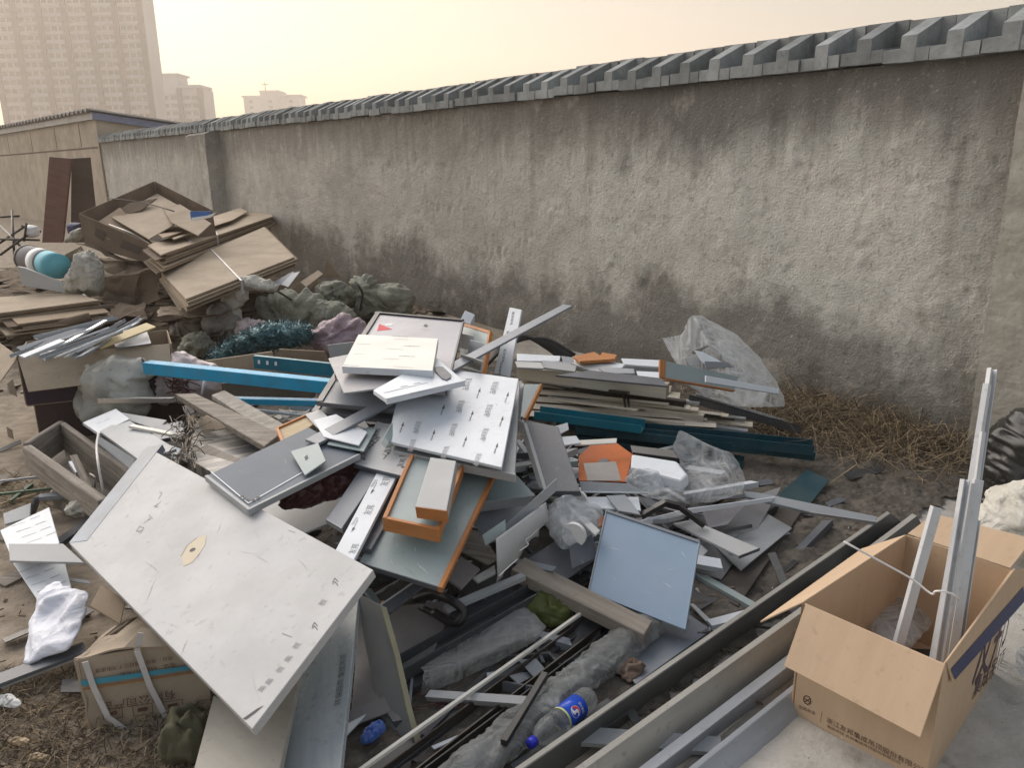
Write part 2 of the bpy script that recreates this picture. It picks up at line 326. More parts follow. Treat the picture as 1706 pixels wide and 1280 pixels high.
def tube(name, pts, rad, mat, label=None, cat='cable', group=None, parent=None, seg=7, smoothn=3):
    pts = [Vector(p) for p in pts]
    if smoothn and len(pts) > 2:                # Catmull-Rom
        q = [pts[0]*2-pts[1]]+pts+[pts[-1]*2-pts[-2]]; o = []
        for i in range(1, len(q)-2):
            for k in range(smoothn):
                t = k/smoothn; o.append(.5*((2*q[i])+(q[i+1]-q[i-1])*t+(2*q[i-1]-5*q[i]+4*q[i+1]-q[i+2])*t*t+(3*q[i]-q[i-1]-3*q[i+1]+q[i+2])*t**3))
        pts = o+[pts[-1]]
    V, Fc = [], []
    rr = rad if callable(rad) else (lambda t: rad)
    for i, p in enumerate(pts):
        d = (pts[min(i+1, len(pts)-1)]-pts[max(i-1, 0)]).normalized()
        s = d.cross(Vector((0, 0, 1)) if abs(d.z) < .95 else Vector((1, 0, 0))).normalized(); u = s.cross(d)
        r_ = rr(i/max(1, len(pts)-1))
        V += [p+(s*math.cos(2*math.pi*k/seg)+u*math.sin(2*math.pi*k/seg))*r_ for k in range(seg)]
    for i in range(len(pts)-1):
        for k in range(seg): Fc.append((i*seg+k, i*seg+(k+1) % seg, (i+1)*seg+(k+1) % seg, (i+1)*seg+k))
    Fc += [tuple(range(seg-1, -1, -1)), tuple(range((len(pts)-1)*seg, len(pts)*seg))]
    o = mk(name, V, fixn(V, Fc), mat, parent, smooth=True)
    return tag(o, label, cat if parent is None else None, group)
def pillow(name, px, pl, bf, bb, mat, label=None, cat='sack', group=None, parent=None, wr=.03, wf=6, seed=0, rings=24, seg=30, sq=.5, c=None, ridge=.5, smooth=None, gather=None, gf=0):
    """limp crumpled thing: outline traced on a plane through its middle; a sheet of sharp folds swollen bf towards the viewer, bb away"""
    rnd = random.Random(seed*17+3)
    pts = [pl.hit(*q) for q in px]; k = len(pts)
    x_ = (pts[1]-pts[0]).normalized(); n = pl.n; x_ = (x_-n*x_.dot(n)).normalized(); y_ = n.cross(x_); o_ = pts[0]
    q2 = [Vector(((p-o_).dot(x_), (p-o_).dot(y_))) for p in pts]
    per = [(q2[(i+1) % k]-q2[i]).length for i in range(k)]; tot = sum(per); O = []
    for i in range(k):
        m_ = max(1, round(per[i]/tot*seg))
        for e in range(m_):
            t = e/m_; a, b = q2[i], q2[(i+1) % k]; p = a.lerp(b, t)
            if e:
                cr_ = .5*((2*a)+(b-q2[i-1])*t+(2*q2[i-1]-5*a+4*b-q2[(i+2) % k])*t*t+(3*a-q2[i-1]-3*b+q2[(i+2) % k])*t**3)
                p = p.lerp(cr_, .6)+Vector((rnd.uniform(-1, 1), rnd.uniform(-1, 1)))*wr*.22
            O.append(p)
    m_ = len(O)
    def inside(p):
        c_ = False
        for a, b in zip(O, O[1:]+O[:1]):
            if (a.y > p.y) != (b.y > p.y) and p.x < (b.x-a.x)*(p.y-a.y)/(b.y-a.y)+a.x: c_ = not c_
        return c_
    def dist(p):
        d = 9
        for a, b in zip(O, O[1:]+O[:1]):
            e = b-a; l = e.length_squared
            t = max(0, min(1, (p-a).dot(e)/l)) if l > 1e-12 else 0
            d = min(d, (a+e*t-p).length)
        return d
    x0, x1 = min(p.x for p in O), max(p.x for p in O); y0, y1 = min(p.y for p in O), max(p.y for p in O)
    area = abs(sum(a.x*b.y-b.x*a.y for a, b in zip(O, O[1:]+O[:1])))/2
    NP = int(max(14, min(46, 30*(wf/6)))); sp = math.sqrt(area/NP)*.72
    bm = bmesh.new(); lay = []
    for side, B in ((1, bf), (-1, bb)):
        I = []
        for _ in range(1500):
            if len(I) >= NP: break
            p = Vector((rnd.uniform(x0, x1), rnd.uniform(y0, y1)))
            if inside(p) and dist(p) > sp*.4 and all((p-q).length > sp for q in I): I.append(p)
        dm = max([dist(p) for p in I]+[1e-4])
        res = delaunay_2d_cdt(O+I, [], [list(range(m_))], 1, 1e-6)
        hs = []
        for p, src in zip(res[0], res[3]):
            ed = any(q < m_ for q in src); d = dist(p)
            h = 0 if ed else B*(1-(1-min(1, d/dm*1.15))**2)**sq
            hs.append(h+(0 if ed else rnd.uniform(-1, 1)*wr*.9*min(1, .35+d/dm)))
        vs_ = []
        for p, h, src in zip(res[0], hs, res[3]):
            vs_.append(bm.verts.new(o_+x_*p.x+y_*p.y+n*side*h))
        for f in res[2]:
            try: bm.faces.new([vs_[q] for q in (f if side == 1 else reversed(f))])
            except ValueError: pass
    bmesh.ops.remove_doubles(bm, verts=bm.verts[:], dist=1e-5)
    bmesh.ops.subdivide_edges(bm, edges=bm.edges[:], cuts=5, use_grid_fill=True)
    for _ in range(smooth if smooth is not None else (2 if ridge > .6 else 3)):
        bmesh.ops.smooth_vert(bm, verts=bm.verts[:], factor=.5, use_axis_x=True, use_axis_y=True, use_axis_z=True)
    bm.normal_update(); off = Vector((seed*7.3, seed*3.1, seed*1.7)); gp = pl.hit(*gather) if gather else pts[seed % k]
    for v in bm.verts:
        p = v.co*wf; a = noise.noise(p*2.2+off); b = noise.noise(Vector((p.x*1.2+p.z*4, p.y*1.2-p.z*2, p.z))*2+off)
        g_ = 0
        if gf:                                  # cloth folds running out of the place where it is gathered or tied
            e = v.co-gp; ex, ey = e.dot(x_), e.dot(y_); th = math.atan2(ey, ex); r_ = math.hypot(ex, ey)
            m1 = noise.noise(Vector((th*3.1, r_*2.2, seed*1.3))); m2 = noise.noise(Vector((th*7.5, r_*4, seed*2.1)))
            g_ = gf*min(1, r_/.08)*((1-abs(m1)*2.6)+.5*(1-abs(m2)*2.6))
        v.co += v.normal*wr*(.10*a+.16*(1-abs(b)*2.4)+g_)
    bm.normal_update()
    V = [v.co.copy() for v in bm.verts]; bm.verts.index_update(); Fc = [tuple(v.index for v in f.verts) for f in bm.faces]; bm.free()
    o = mk(name, V, Fc, mat, parent, smooth=True)
    return tag(o, label, cat if parent is None else None, group)
def facets(name, vs_, faces, mat, label=None, cat='plastic bag', parent=None, cuts=6, amp=.012, f=7, smooth=2, seed=0, back=.0):
    """film built from traced folds: flat facets between the fold lines, then softened and lightly wrinkled"""
    bm = bmesh.new(); vv = [bm.verts.new(p) for p in vs_]
    for q in faces:
        try: bm.faces.new([vv[i] for i in q])
        except ValueError: pass
    bmesh.ops.subdivide_edges(bm, edges=bm.edges[:], cuts=cuts, use_grid_fill=True)
    for _ in range(smooth): bmesh.ops.smooth_vert(bm, verts=bm.verts[:], factor=.5, use_axis_x=True, use_axis_y=True, use_axis_z=True)
    bm.normal_update(); off = Vector((seed*3.3, seed, seed*1.7))
    for v in bm.verts:
        p = v.co*f; b = noise.noise(Vector((p.x*.7+p.z*2.5, p.y*.7, p.z*.5))*2+off); v.co += v.normal*amp*(1-abs(b)*2.5+.4*noise.noise(p*3+off))
    bm.normal_update(); V = [v.co.copy() for v in bm.verts]; bm.verts.index_update(); Fc = [tuple(v.index for v in q.verts) for q in bm.faces]; bm.free()
    o = mk(name, V, Fc, mat, parent, smooth=True)
    return tag(o, label, cat if parent is None else None)
def box6(name, c8, mat, parent=None, bevel=.003):
    Fc = fixn(c8, [(0, 1, 2, 3), (7, 6, 5, 4), (0, 4, 5, 1), (1, 5, 6, 2), (2, 6, 7, 3), (3, 7, 4, 0)])
    return mk(name, c8, Fc, mat, parent, bevel=bevel)
def boxw(name, x0, x1, y0, y1, z0, z1, mat, parent=None, bevel=0):
    return box6(name, [Vector(q) for q in ((x0, y0, z0), (x1, y0, z0), (x1, y1, z0), (x0, y1, z0), (x0, y0, z1), (x1, y0, z1), (x1, y1, z1), (x0, y1, z1))], mat, parent, bevel)

def grid(name, c4, nu, nv, amp, mat, parent, f=5, sd=0, hole=None, smooth=False, fold=0):
    V, Fc = [], []; n = (c4[1]-c4[0]).cross(c4[3]-c4[0]).normalized()
    for j in range(nv+1):
        for i in range(nu+1):
            p = c4[0].lerp(c4[1], i/nu).lerp(c4[3].lerp(c4[2], i/nu), j/nv)
            h = amp*(noise.noise(p*f+Vector((sd, 0, 0)))+.5*(1-2*abs(noise.noise(p*f*2+Vector((0, sd, 0))))))
            if fold:
                d1 = noise.voronoi(p*f*.6+Vector((sd*3, 0, sd)))[0]; h += fold*(.4-min(.8, d1[1]-d1[0]))
            e = Vector((noise.noise(p*9+Vector((sd, 5, 0))), noise.noise(p*9+Vector((7, sd, 0))), 0))*amp*(1 if (i in (0, nu) or j in (0, nv)) and fold else 0)
            V.append(p+n*h+e)
    for j in range(nv):
        for i in range(nu):
            if hole and hole[0] <= i < hole[1] and hole[2] <= j < hole[3]: continue
            Fc.append((j*(nu+1)+i, j*(nu+1)+i+1, (j+1)*(nu+1)+i+1, (j+1)*(nu+1)+i))
    o = mk(name, V, Fc, mat, parent, smooth=smooth)
    s = o.modifiers.new('thickness', 'SOLIDIFY'); s.thickness = .006; s.offset = 0
    return o

def scuff(r, n, mats, seed, lmax=.12, wd=.0012):
    """scratches and rubbed streaks lying on a panel's face"""
    rnd = random.Random(seed); q = r.pts
    def at(u, v): return q[0].lerp(q[1], u).lerp(q[3].lerp(q[2], u), v)
    ctr = sum(q, Vector())/len(q)
    for _ in range(n):
        p = at(rnd.uniform(.06, .94), rnd.uniform(.06, .94)); x = (q[1]-q[0]).normalized(); y = r.n.cross(x); a = rnd.gauss(.7, .7); L_ = rnd.uniform(.015, lmax); mt = rnd.choice(mats)
        d = x*math.cos(a)+y*math.sin(a); w_ = wd*rnd.choice([.6, 1, 1, 2.2]); prev = p
        for k in range(4):
            nx_ = prev+d*L_/4+y*rnd.uniform(-.004, .004); s_ = r.n.cross((nx_-prev).normalized())*w_*(.4+.3*(1-abs(k-1.5)))
            c = nx_+(ctr-nx_)*.0
            ink(r, [prev-s_+r.n*.0008, c-s_*.7+r.n*.0008, c+s_*.7+r.n*.0008, prev+s_+r.n*.0008], [(0, 1, 2, 3)], mt); prev = nx_
    done(r, 'scratches')
SC1 = flatm('rubbed_mark', (.40, .40, .39), .7); SC2 = flatm('dark_scuff', (.16, .155, .15), .8); SC3 = flatm('pale_scratch', (.6, .61, .62), .5)
# ================================================================ ground
def gh(x, y):
    g = lambda cx, cy, sx, sy, h: h*math.exp(-((x-cx)/sx)**2-((y-cy)/sy)**2)
    h = g(-.25, 3.5, .7, .55, .26)+g(-3.4, 8.0, 1.9, 1.3, .42)+g(-1.0, 4.4, .8, .6, .2)+g(-6.5, 9.5, 2.5, 1.6, .35)+g(.6, 5.1, .7, .35, .08)
    return h
def gnoise(x, y):
    p = Vector((x, y, 0)); return .012*noise.noise(p*1.3)+.006*noise.noise(p*5)+.004*noise.noise(p*17)
xs = [-400, -150, -60, -30, -18, -12]+list(np.arange(-9, 4.2, .05))+[6, 12, 40, 150, 300]
ys = [-60, -20, -5, -1, .5]+list(np.arange(1, 11.5, .05))+[13, 16, 22, 32, 60, 150, 330, 560]
V = [(x, y, gh(x, y)+(gnoise(x, y) if -9 <= x < 4.2 and 1 <= y < 11.5 else 0)) for y in ys for x in xs]
nx = len(xs); Fc = [(j*nx+i, j*nx+i+1, (j+1)*nx+i+1, (j+1)*nx+i) for j in range(len(ys)-1) for i in range(nx-1)]
def ground_mat():
    mt = bpy.data.materials.new('dusty_ground'); mt.use_nodes = True; N, L = mt.node_tree.nodes, mt.node_tree.links; b = N['Principled BSDF']
    tc = N.new('ShaderNodeTexCoord'); sx = N.new('ShaderNodeSeparateXYZ'); L.new(tc.outputs['Object'], sx.inputs[0])
    def nz(s, d=8, r=.65):
        n = N.new('ShaderNodeTexNoise'); n.inputs['Scale'].default_value = s; n.inputs['Detail'].default_value = d; n.inputs['Roughness'].default_value = r
        L.new(tc.outputs['Object'], n.inputs[0]); return n
    def mr(src, a, b_, c=0, d=1):
        r = N.new('ShaderNodeMapRange'); r.inputs[1].default_value, r.inputs[2].default_value, r.inputs[3].default_value, r.inputs[4].default_value = a, b_, c, d
        L.new(src, r.inputs[0]); return r.outputs[0]
    def mix(f, a, b_):
        x = N.new('ShaderNodeMix'); x.data_type = 'RGBA'; L.new(f, x.inputs[0])
        for k, v in ((6, a), (7, b_)):
            if isinstance(v, tuple): x.inputs[k].default_value = (*v, 1)
            else: L.new(v, x.inputs[k])
        return x.outputs[2]
    n1, n2, n3 = nz(1.3), nz(9), nz(60, 4)
    conc = mix(mr(n2.outputs[0], .3, .7), (.50, .485, .455), (.37, .355, .325))
    dirt = mix(mr(n2.outputs[0], .35, .65), (.36, .305, .245), (.20, .168, .13))
    ad = N.new('ShaderNodeMath'); ad.operation = 'MULTIPLY_ADD'; ad.inputs[1].default_value = 2.2; L.new(n1.outputs[0], ad.inputs[0]); L.new(sx.outputs[0], ad.inputs[2])
    c = mix(mr(ad.outputs[0], .9, 1.8), dirt, conc)
    c = mix(mr(n1.outputs[0], .54, .76, 0, .5), c, (.16, .142, .122))
    n4 = nz(2.6, 10, .7); c = mix(mr(n4.outputs[0], .6, .68, 0, .45), c, (.15, .135, .118))
    c = mix(mr(n3.outputs[0], .6, .75, 0, .5), c, (.42, .40, .37))
    L.new(c, b.inputs['Base Color']); b.inputs['Roughness'].default_value = .95; b.inputs['Specular IOR Level'].default_value = .15
    bp = N.new('ShaderNodeBump'); bp.inputs['Strength'].default_value = .5; bp.inputs['Distance'].default_value = .012
    s = N.new('ShaderNodeMath'); s.operation = 'ADD'; L.new(n2.outputs[0], s.inputs[0]); L.new(n3.outputs[0], s.inputs[1])
    L.new(s.outputs[0], bp.inputs['Height']); L.new(bp.outputs[0], b.inputs['Normal'])
    return mt
tag(mk('ground', V, Fc, ground_mat(), W=Matrix.Identity(4), smooth=True), kind='structure')
# ================================================================ boundary wall
W0 = Vector((2.71, 4.25, 0)); WA = Vector((-.6, .8, 0)); WN = Vector((-.8, -.6, 0)); ZU = Vector((0, 0, 1))
TEND = 25.0
def wtop(t): return 2.22+.0148*t
def wp(t, z, d=0): return W0+WA*t+ZU*z+WN*d
def wall_mat():
    mt = bpy.data.materials.new('stained_render'); mt.use_nodes = True; N, L = mt.node_tree.nodes, mt.node_tree.links; b = N['Principled BSDF']
    tc = N.new('ShaderNodeTexCoord')                     # object space: x along the wall, y out of it, z up
    def mp(s):
        m_ = N.new('ShaderNodeMapping'); m_.inputs['Scale'].default_value = s; L.new(tc.outputs['Object'], m_.inputs[0]); return m_.outputs[0]
    def nz(s, vec=(1, 1, 1), d=9, r=.66, dist=0):
        n = N.new('ShaderNodeTexNoise'); n.inputs['Scale'].default_value = s; n.inputs['Detail'].default_value = d; n.inputs['Roughness'].default_value = r; n.inputs['Distortion'].default_value = dist
        L.new(mp(vec), n.inputs[0]); return n.outputs[0]
    def mr(src, a, b_, c=0, d=1):
        r = N.new('ShaderNodeMapRange'); r.inputs[1].default_value, r.inputs[2].default_value, r.inputs[3].default_value, r.inputs[4].default_value = a, b_, c, d
        L.new(src, r.inputs[0]); return r.outputs[0]
    def ma(op, a, b_):
        x = N.new('ShaderNodeMath'); x.operation = op
        for k, v in ((0, a), (1, b_)):
            if isinstance(v, (int, float)): x.inputs[k].default_value = v
            else: L.new(v, x.inputs[k])
        return x.outputs[0]
    def mix(f, a, b_):
        x = N.new('ShaderNodeMix'); x.data_type = 'RGBA'; L.new(f, x.inputs[0])
        for k, v in ((6, a), (7, b_)):
            if isinstance(v, tuple): x.inputs[k].default_value = (*v, 1)
            else: L.new(v, x.inputs[k])
        return x.outputs[2]
    sp = N.new('ShaderNodeSeparateXYZ'); L.new(tc.outputs['Object'], sp.inputs[0]); z = sp.outputs[2]
    zn = ma('SUBTRACT', z, ma('MULTIPLY', sp.outputs[0], .0148))
    big, med, fine = nz(.9), nz(3.2, d=10, r=.7), nz(26, d=6)
    streak = nz(3.5, (1.6, 1, .16), d=8, r=.7)
    base = mix(mr(med, .3, .7), (.67, .665, .625), (.46, .455, .425))
    base = mix(mr(big, .42, .62, 0, .65), base, (.62, .59, .54))
    base = mix(mr(nz(1.7, d=6), .55, .7, 0, .5), base, (.53, .475, .455))
    base = mix(mr(nz(5.5, d=10, r=.75), .55, .68, 0, .6), base, (.25, .232, .20))
    # rain stains running down from the coping
    top = ma('MULTIPLY', mr(zn, 1.25, 2.2), 1.0)
    f = ma('ADD', ma('MULTIPLY', top, .55), ma('MULTIPLY', streak, .75))
    base = mix(mr(f, .58, .92, 0, .8), base, (.13, .121, .107))
    st2 = nz(2.1, (2.6, 1, .10), d=6, r=.6)
    base = mix(ma('MULTIPLY', mr(st2, .56, .72, 0, .5), mr(zn, .6, 1.7)), base, (.16, .148, .13))
    # rising damp: dark tide mark above the ground
    far = mr(sp.outputs[0], 2.0, 5.5)
    base = mix(ma('MULTIPLY', far, mr(nz(.8, d=7), .3, .6, .15, .55)), base, (.29, .27, .237))
    band = ma('ADD', mr(zn, 1.45, 2.15), ma('MULTIPLY', ma('SUBTRACT', nz(1.5, (1, 1, .6), d=8), .5), 2.4))
    base = mix(ma('MULTIPLY', mr(band, .25, .8, 0, .78), mr(sp.outputs[0], 6, 2.5, .35, 1)), base, (.155, .148, .138))
    low = ma('SUBTRACT', ma('ADD', ma('ADD', ma('MULTIPLY', nz(1.3, (1, 1, .6), d=4), 1.7), ma('MULTIPLY', far, .12)), ma('MULTIPLY', nz(5, d=9, r=.75), .55)), ma('ADD', z, .33))
    base = mix(mr(low, .0, .34, 0, .74), base, (.13, .12, .105))
    pit = nz(11, d=8, r=.8)
    base = mix(mr(pit, .60, .68, 0, .55), base, (.17, .155, .135))
    base = mix(mr(nz(2.3, d=7), .56, .66, 0, .45), base, (.60, .575, .53))
    low2 = ma('SUBTRACT', ma('MULTIPLY', nz(1.6, (1, 1, .6)), .62), z)
    base = mix(mr(low2, .0, .2, 0, .55), base, (.095, .086, .074))
    base = mix(mr(fine, .56, .68, 0, .5), base, (.17, .155, .132))
    base = mix(mr(nz(38, d=4), .6, .7, 0, .4), base, (.62, .60, .55))
    shade_ = ma('MULTIPLY', mr(ma('ADD', sp.outputs[0], ma('MULTIPLY', nz(3, d=7), .5)), .75, .25, 0, .7), mr(z, .5, 1.6))  # shade and stain on the upper wall beside the near pier, painted into the colour
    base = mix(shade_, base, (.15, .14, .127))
    L.new(base, b.inputs['Base Color']); b.inputs['Roughness'].default_value = .95; b.inputs['Specular IOR Level'].default_value = .15
    bp = N.new('ShaderNodeBump'); bp.inputs['Strength'].default_value = 1; bp.inputs['Distance'].default_value = .04
    h = ma('ADD', ma('MULTIPLY', fine, .35), ma('ADD', ma('MULTIPLY', nz(70, d=3), .25), ma('MULTIPLY', med, .35)))
    L.new(h, bp.inputs['Height']); L.new(bp.outputs[0], b.inputs['Normal'])
    return mt
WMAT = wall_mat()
WF = frame(W0, WA, ZU)
root = empty('boundary_wall', W0)
tag(root, 'long grey rendered wall with dark stains and a ribbed concrete coping', 'wall')
def wdisp(t, z):
    p = Vector((t, z, 0))
    d = .018*noise.noise(p*.9)+.010*noise.noise(p*3.1)+.005*noise.noise(p*9)
    r_ = noise.noise(p*4.3+Vector((5, 2, 0))); d += .010*max(0, r_-.05)*3*noise.noise(p*15)
    d += .0035*noise.noise(p*28)+.002*noise.noise(p*55)
    return d
ts = list(np.arange(-2.2, 7, .018))+list(np.arange(7, TEND+.01, .07)); NZ = 105
V = []; Fc = []
for t in ts:
    for k in range(NZ+1):
        z = -.15+(wtop(t)+.15)*k/NZ; V.append(wp(t, z, wdisp(t, z)))
for i in range(len(ts)-1):
    for k in range(NZ): Fc.append((i*(NZ+1)+k, i*(NZ+1)+k+1, (i+1)*(NZ+1)+k+1, (i+1)*(NZ+1)+k))
n0 = len(V)                                               # back face and ends: a real wall 0.24 m thick
for t in (ts[0], ts[-1]):
    V += [wp(t, -.15, -.24), wp(t, wtop(t), -.24)]
Fc.append((n0, n0+1, n0+3, n0+2))
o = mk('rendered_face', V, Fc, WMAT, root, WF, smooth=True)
COP = M('concrete_coping', (.32, .34, .345), (.21, .222, .226), scale=6, rough=.9, bump=.3, bscale=40, dirt=.4, dirtc=(.13, .135, .125), spec=.15, rand=.2, dscale=5)
def pier(name, t0, t1, d, top, mt=None):
    NT, NZZ = 14, 60; V = []; Fc = []
    prof = [(t0, -.02), (t0, d)]+[(t0+(t1-t0)*k/NT, d) for k in range(1, NT)]+[(t1, d), (t1, -.02)]
    for k in range(NZZ+1):
        for (t, dd) in prof:
            z = -.15+(top+.15)*k/NZZ; tt = .35*d if (dd > 0 and k == NZZ) else 0
            V.append(wp(t, z, dd-tt+(.012*noise.noise(Vector((t*3, z*3, dd)))+.004*noise.noise(Vector((t*17, z*17, dd*9))) if dd > 0 else 0)))
    m_ = len(prof)
    for k in range(NZZ):
        for i in range(m_-1): Fc.append((k*m_+i, k*m_+i+1, (k+1)*m_+i+1, (k+1)*m_+i))
    Fc.append(tuple(range(NZZ*m_, (NZZ+1)*m_)))
    return mk(name, V, Fc, mt or WMAT, root, WF)
PRM = M('pale_pier_render', (.44, .42, .37), (.31, .295, .26), scale=5, rough=.95, bump=.7, bscale=26, dirt=.6, dirtc=(.2, .185, .16), dscale=3, spec=.15)
pier('pier', -.75, .0, .11, wtop(0)-.05, PRM); pier('pier', 13.5, 14.8, .28, wtop(14)-.02)
# coping tiles: a sloping slab with one raised rib and its length of ridge
PIT = .272
def tile_mesh(seed):
    rnd = random.Random(seed); V, Fc = [], []
    def prism(x0, x1, prof):
        k = len(prof); b = len(V)
        V.extend([(x0, p, q) for p, q in prof]); V.extend([(x1, p, q) for p, q in prof])
        f = [tuple(range(k)), tuple(range(2*k-1, k-1, -1))]+[(i, k+i, k+(i+1) % k, (i+1) % k) for i in range(k)]
        f = fixn(V[b:], f); Fc.extend([tuple(q+b for q in g) for g in f])
    e = .004
    prism(e, PIT-e, [(.06, 0), (.06, .072), (-.20, .11), (-.20, .0)])                      # slab (d measured out of the wall)
    j = rnd.uniform(-.008, .008)
    prism(.085+j, .175+j, [(.063+rnd.uniform(-.002, .004), -.002), (.061, .14), (-.199, .255), (-.199, .02)])  # rib
    prism(e, PIT-e, [(-.2, .0), (-.2, .258), (-.29, .258), (-.29, .0)])                      # ridge
    prism(e, PIT-e, [(-.291, .0), (-.291, .19), (-.53, .062), (-.53, 0)])
    me = bpy.data.meshes.new('coping_tile'); me.from_pydata(V, [], Fc); me.materials.append(COP); me.update(); return me
tms = [tile_mesh(i) for i in range(7)]
t = -2.2; i = 0
WR = WF.to_3x3()
while t < TEND-.1:
    o = bpy.data.objects.new('coping_tile', random.choice(tms))
    R = Matrix((( *WA, 0), (*WN, 0), (*ZU, 0), (0, 0, 0, 1))).transposed()
    W = Matrix.Translation(wp(t, wtop(t)+.002+random.uniform(-.008, .008), random.uniform(-.014, .014))) @ R @ Matrix.Rotation(-.0148+random.uniform(-.022, .022), 4, 'Y') @ Matrix.Rotation(random.uniform(-.02, .02), 4, 'Z')
    put(o, W, root); t += PIT
# ================================================================ shed at the end of the wall
S0 = wp(TEND, 0, .05); SA = Vector((-.70, .714, 0)).normalized(); SB = Vector((.60, .80, 0)).normalized()
shed = empty('shed', S0); tag(shed, 'low rendered shed with corrugated roof edge and bluish fascia left of the wall', 'shed')
SHR = M('shed_render', (.56, .49, .405), (.45, .39, .32), scale=1.2, rough=.95, bump=.3, bscale=20, dirt=.4, dirtc=(.2, .165, .13), spec=.1)
FASC = M('pale_fascia', (.42, .40, .38), rough=.6); FASB = M('blue_fascia', (.22, .26, .42), rough=.5); ROOFM = M('grey_corrugated_roof', (.20, .19, .18), rough=.7)
HB = 3.25
def sp_(u, v, z): return S0+SA*u+SB*v+ZU*z
mk('wall', [sp_(0, 0, 0), sp_(22, 0, 0), sp_(22, 9, 0), sp_(0, 9, 0), sp_(0, 0, HB), sp_(22, 0, HB), sp_(22, 9, HB-.9), sp_(0, 9, HB-.9)],
   fixn([sp_(0, 0, 0), sp_(22, 0, 0), sp_(22, 9, 0), sp_(0, 9, 0), sp_(0, 0, HB), sp_(22, 0, HB), sp_(22, 9, HB-.9), sp_(0, 9, HB-.9)], [(0, 1, 2, 3), (7, 6, 5, 4), (0, 4, 5, 1), (1, 5, 6, 2), (2, 6, 7, 3), (3, 7, 4, 0)]), SHR, shed)
for u in (1.6, 4.2, 7.2, 10.5, 14):                      # plaster joints
    sl_ = slab('joint', [sp_(u, -.006, HB-.75), sp_(u+.05, -.006, HB-.75), sp_(u+.05, -.006, HB-.05), sp_(u, -.006, HB-.05)], .004, CARDD, shed, bevel=0)
slab('joint', [sp_(0.1, -.006, HB-.82), sp_(21.8, -.006, HB-.82), sp_(21.8, -.006, HB-.77), sp_(.1, -.006, HB-.77)], .004, CARDD, shed, bevel=0)
slab('fascia', [sp_(-.05, -.10, HB), sp_(22, -.10, HB), sp_(22, -.10, HB+.2), sp_(-.05, -.10, HB+.2)], .06, FASC, shed)
slab('gable_fascia', [sp_(-.12, -.1, HB+.0), sp_(-.12, 9.2, HB-.92), sp_(-.12, 9.2, HB-.72), sp_(-.12, -.1, HB+.2)], .06, FASB, shed)
V, Fc = [], []
for k in range(265):
    u = -.2+22.2*k/264; z = .055*math.sin(k*math.pi/2.5)
    V += [sp_(u, -.22, HB+.26+z), sp_(u, 9.3, HB-.66+z), sp_(u, -.22, HB+.235+z), sp_(u, 9.3, HB-.685+z)]
for k in range(264):
    a = k*4; Fc += [(a, a+4, a+5, a+1), (a+2, a+3, a+7, a+6), (a, a+2, a+6, a+4), (a+1, a+5, a+7, a+3)]
mk('roof', V, Fc, ROOFM, shed)
# ================================================================ far towers
TW = M('tower_cladding', (.40, .44, .47), rough=.8, scale=.05, dirt=.1, rand=.0); TP = M('tower_pier', (.07, .08, .10), rough=.8, scale=.05, rand=.0, dirt=.1)
GLS = M('dark_window_glass', (.10, .11, .115), rough=.25, scale=.1, rand=.25, dirt=.1)
def tower(name, label, x0, x1, y, dep, h, bay, nwin, vis0, wm=TW, pm=TP):
    r = empty(name, (x0, y, 0)); tag(r, label, 'tower block')
    boxw('wall', x0, x1, y, y+dep, 0, h, wm, r)
    nb = int((x1-x0)/bay); fl = int(h/3)
    for i in range(nb+1):
        boxw('pier', x0+i*bay-.95, x0+i*bay+.95, y-.9, y-.02, 0, h, pm, r)
    for f in range(1, fl+1): boxw('floor_band', x0, x1, y-.35, y-.03, f*3-.45, f*3-.1, wm, r)
    ww = (bay-1.8)/nwin
    wme = None; SV, SF = [], []
    for i in range(nb):
        for k in range(nwin):
            for f in range(fl):
                cx = x0+i*bay+.9+ww*(k+.5); zz = f*3+.75
                if f*3 >= vis0:
                    if wme is None:
                        o = boxw('window', cx-ww*.36, cx+ww*.36, y-.12, y-.01, zz, zz+1.45, GLS, r); wme = o.data; base = WM[o.name].translation.copy(); first = Vector((cx, 0, zz))
                    else:
                        o = bpy.data.objects.new('window', wme); put(o, Matrix.Translation(base+Vector((cx, 0, zz))-first), r)
                else:
                    b = len(SV); SV += [(cx-ww*.36, y-.1, zz), (cx+ww*.36, y-.1, zz), (cx+ww*.36, y-.1, zz+1.45), (cx-ww*.36, y-.1, zz+1.45)]; SF.append((b, b+1, b+2, b+3))
    if SV: tag(mk('window_rows', SV, SF, GLS, r), kind='stuff')
    return r
tower('tower_block', 'tall pale tower block with vertical piers rising beyond the shed', -185, -131, 300, 12, 72, 9, 3, 24)
r = tower('tower_block', 'hazy mid height tower block with stepped roof right of the tall tower', -141, -124, 330, 14, 35, 8.5, 2, 27)
boxw('roof_house', -141, -133, 331, 341, 35, 40, TW, r); boxw('roof_slab', -141.8, -132.2, 330.2, 342, 40, 40.7, TW, r); boxw('parapet', -132, -123.5, 329.3, 342, 35.1, 36.2, TW, r)
r = empty('apartment_block', (-130, 450, 0)); tag(r, 'distant flat roofed apartment block with antenna peeking over the coping', 'apartment block')
boxw('wing', -146, -136.5, 450, 462, 0, 42, TW, r); boxw('core', -136.4, -126, 449, 462, 0, 44.5, TW, r); boxw('wing', -125.9, -115, 450, 462, 0, 42.3, TW, r)
boxw('roof_slab', -146.8, -136, 449.2, 463, 42.05, 42.9, TW, r); boxw('roof_slab', -136.6, -125.6, 448.2, 463, 44.55, 45.4, TW, r); boxw('roof_slab', -125.5, -114, 449.2, 463, 42.35, 43.2, TW, r)
an = boxw('antenna', -134.3, -133.9, 452, 452.4, 45.4, 50, TP, r); boxw('cross_arm', -136, -132.2, 452.05, 452.35, 48.6, 49, TP, an)
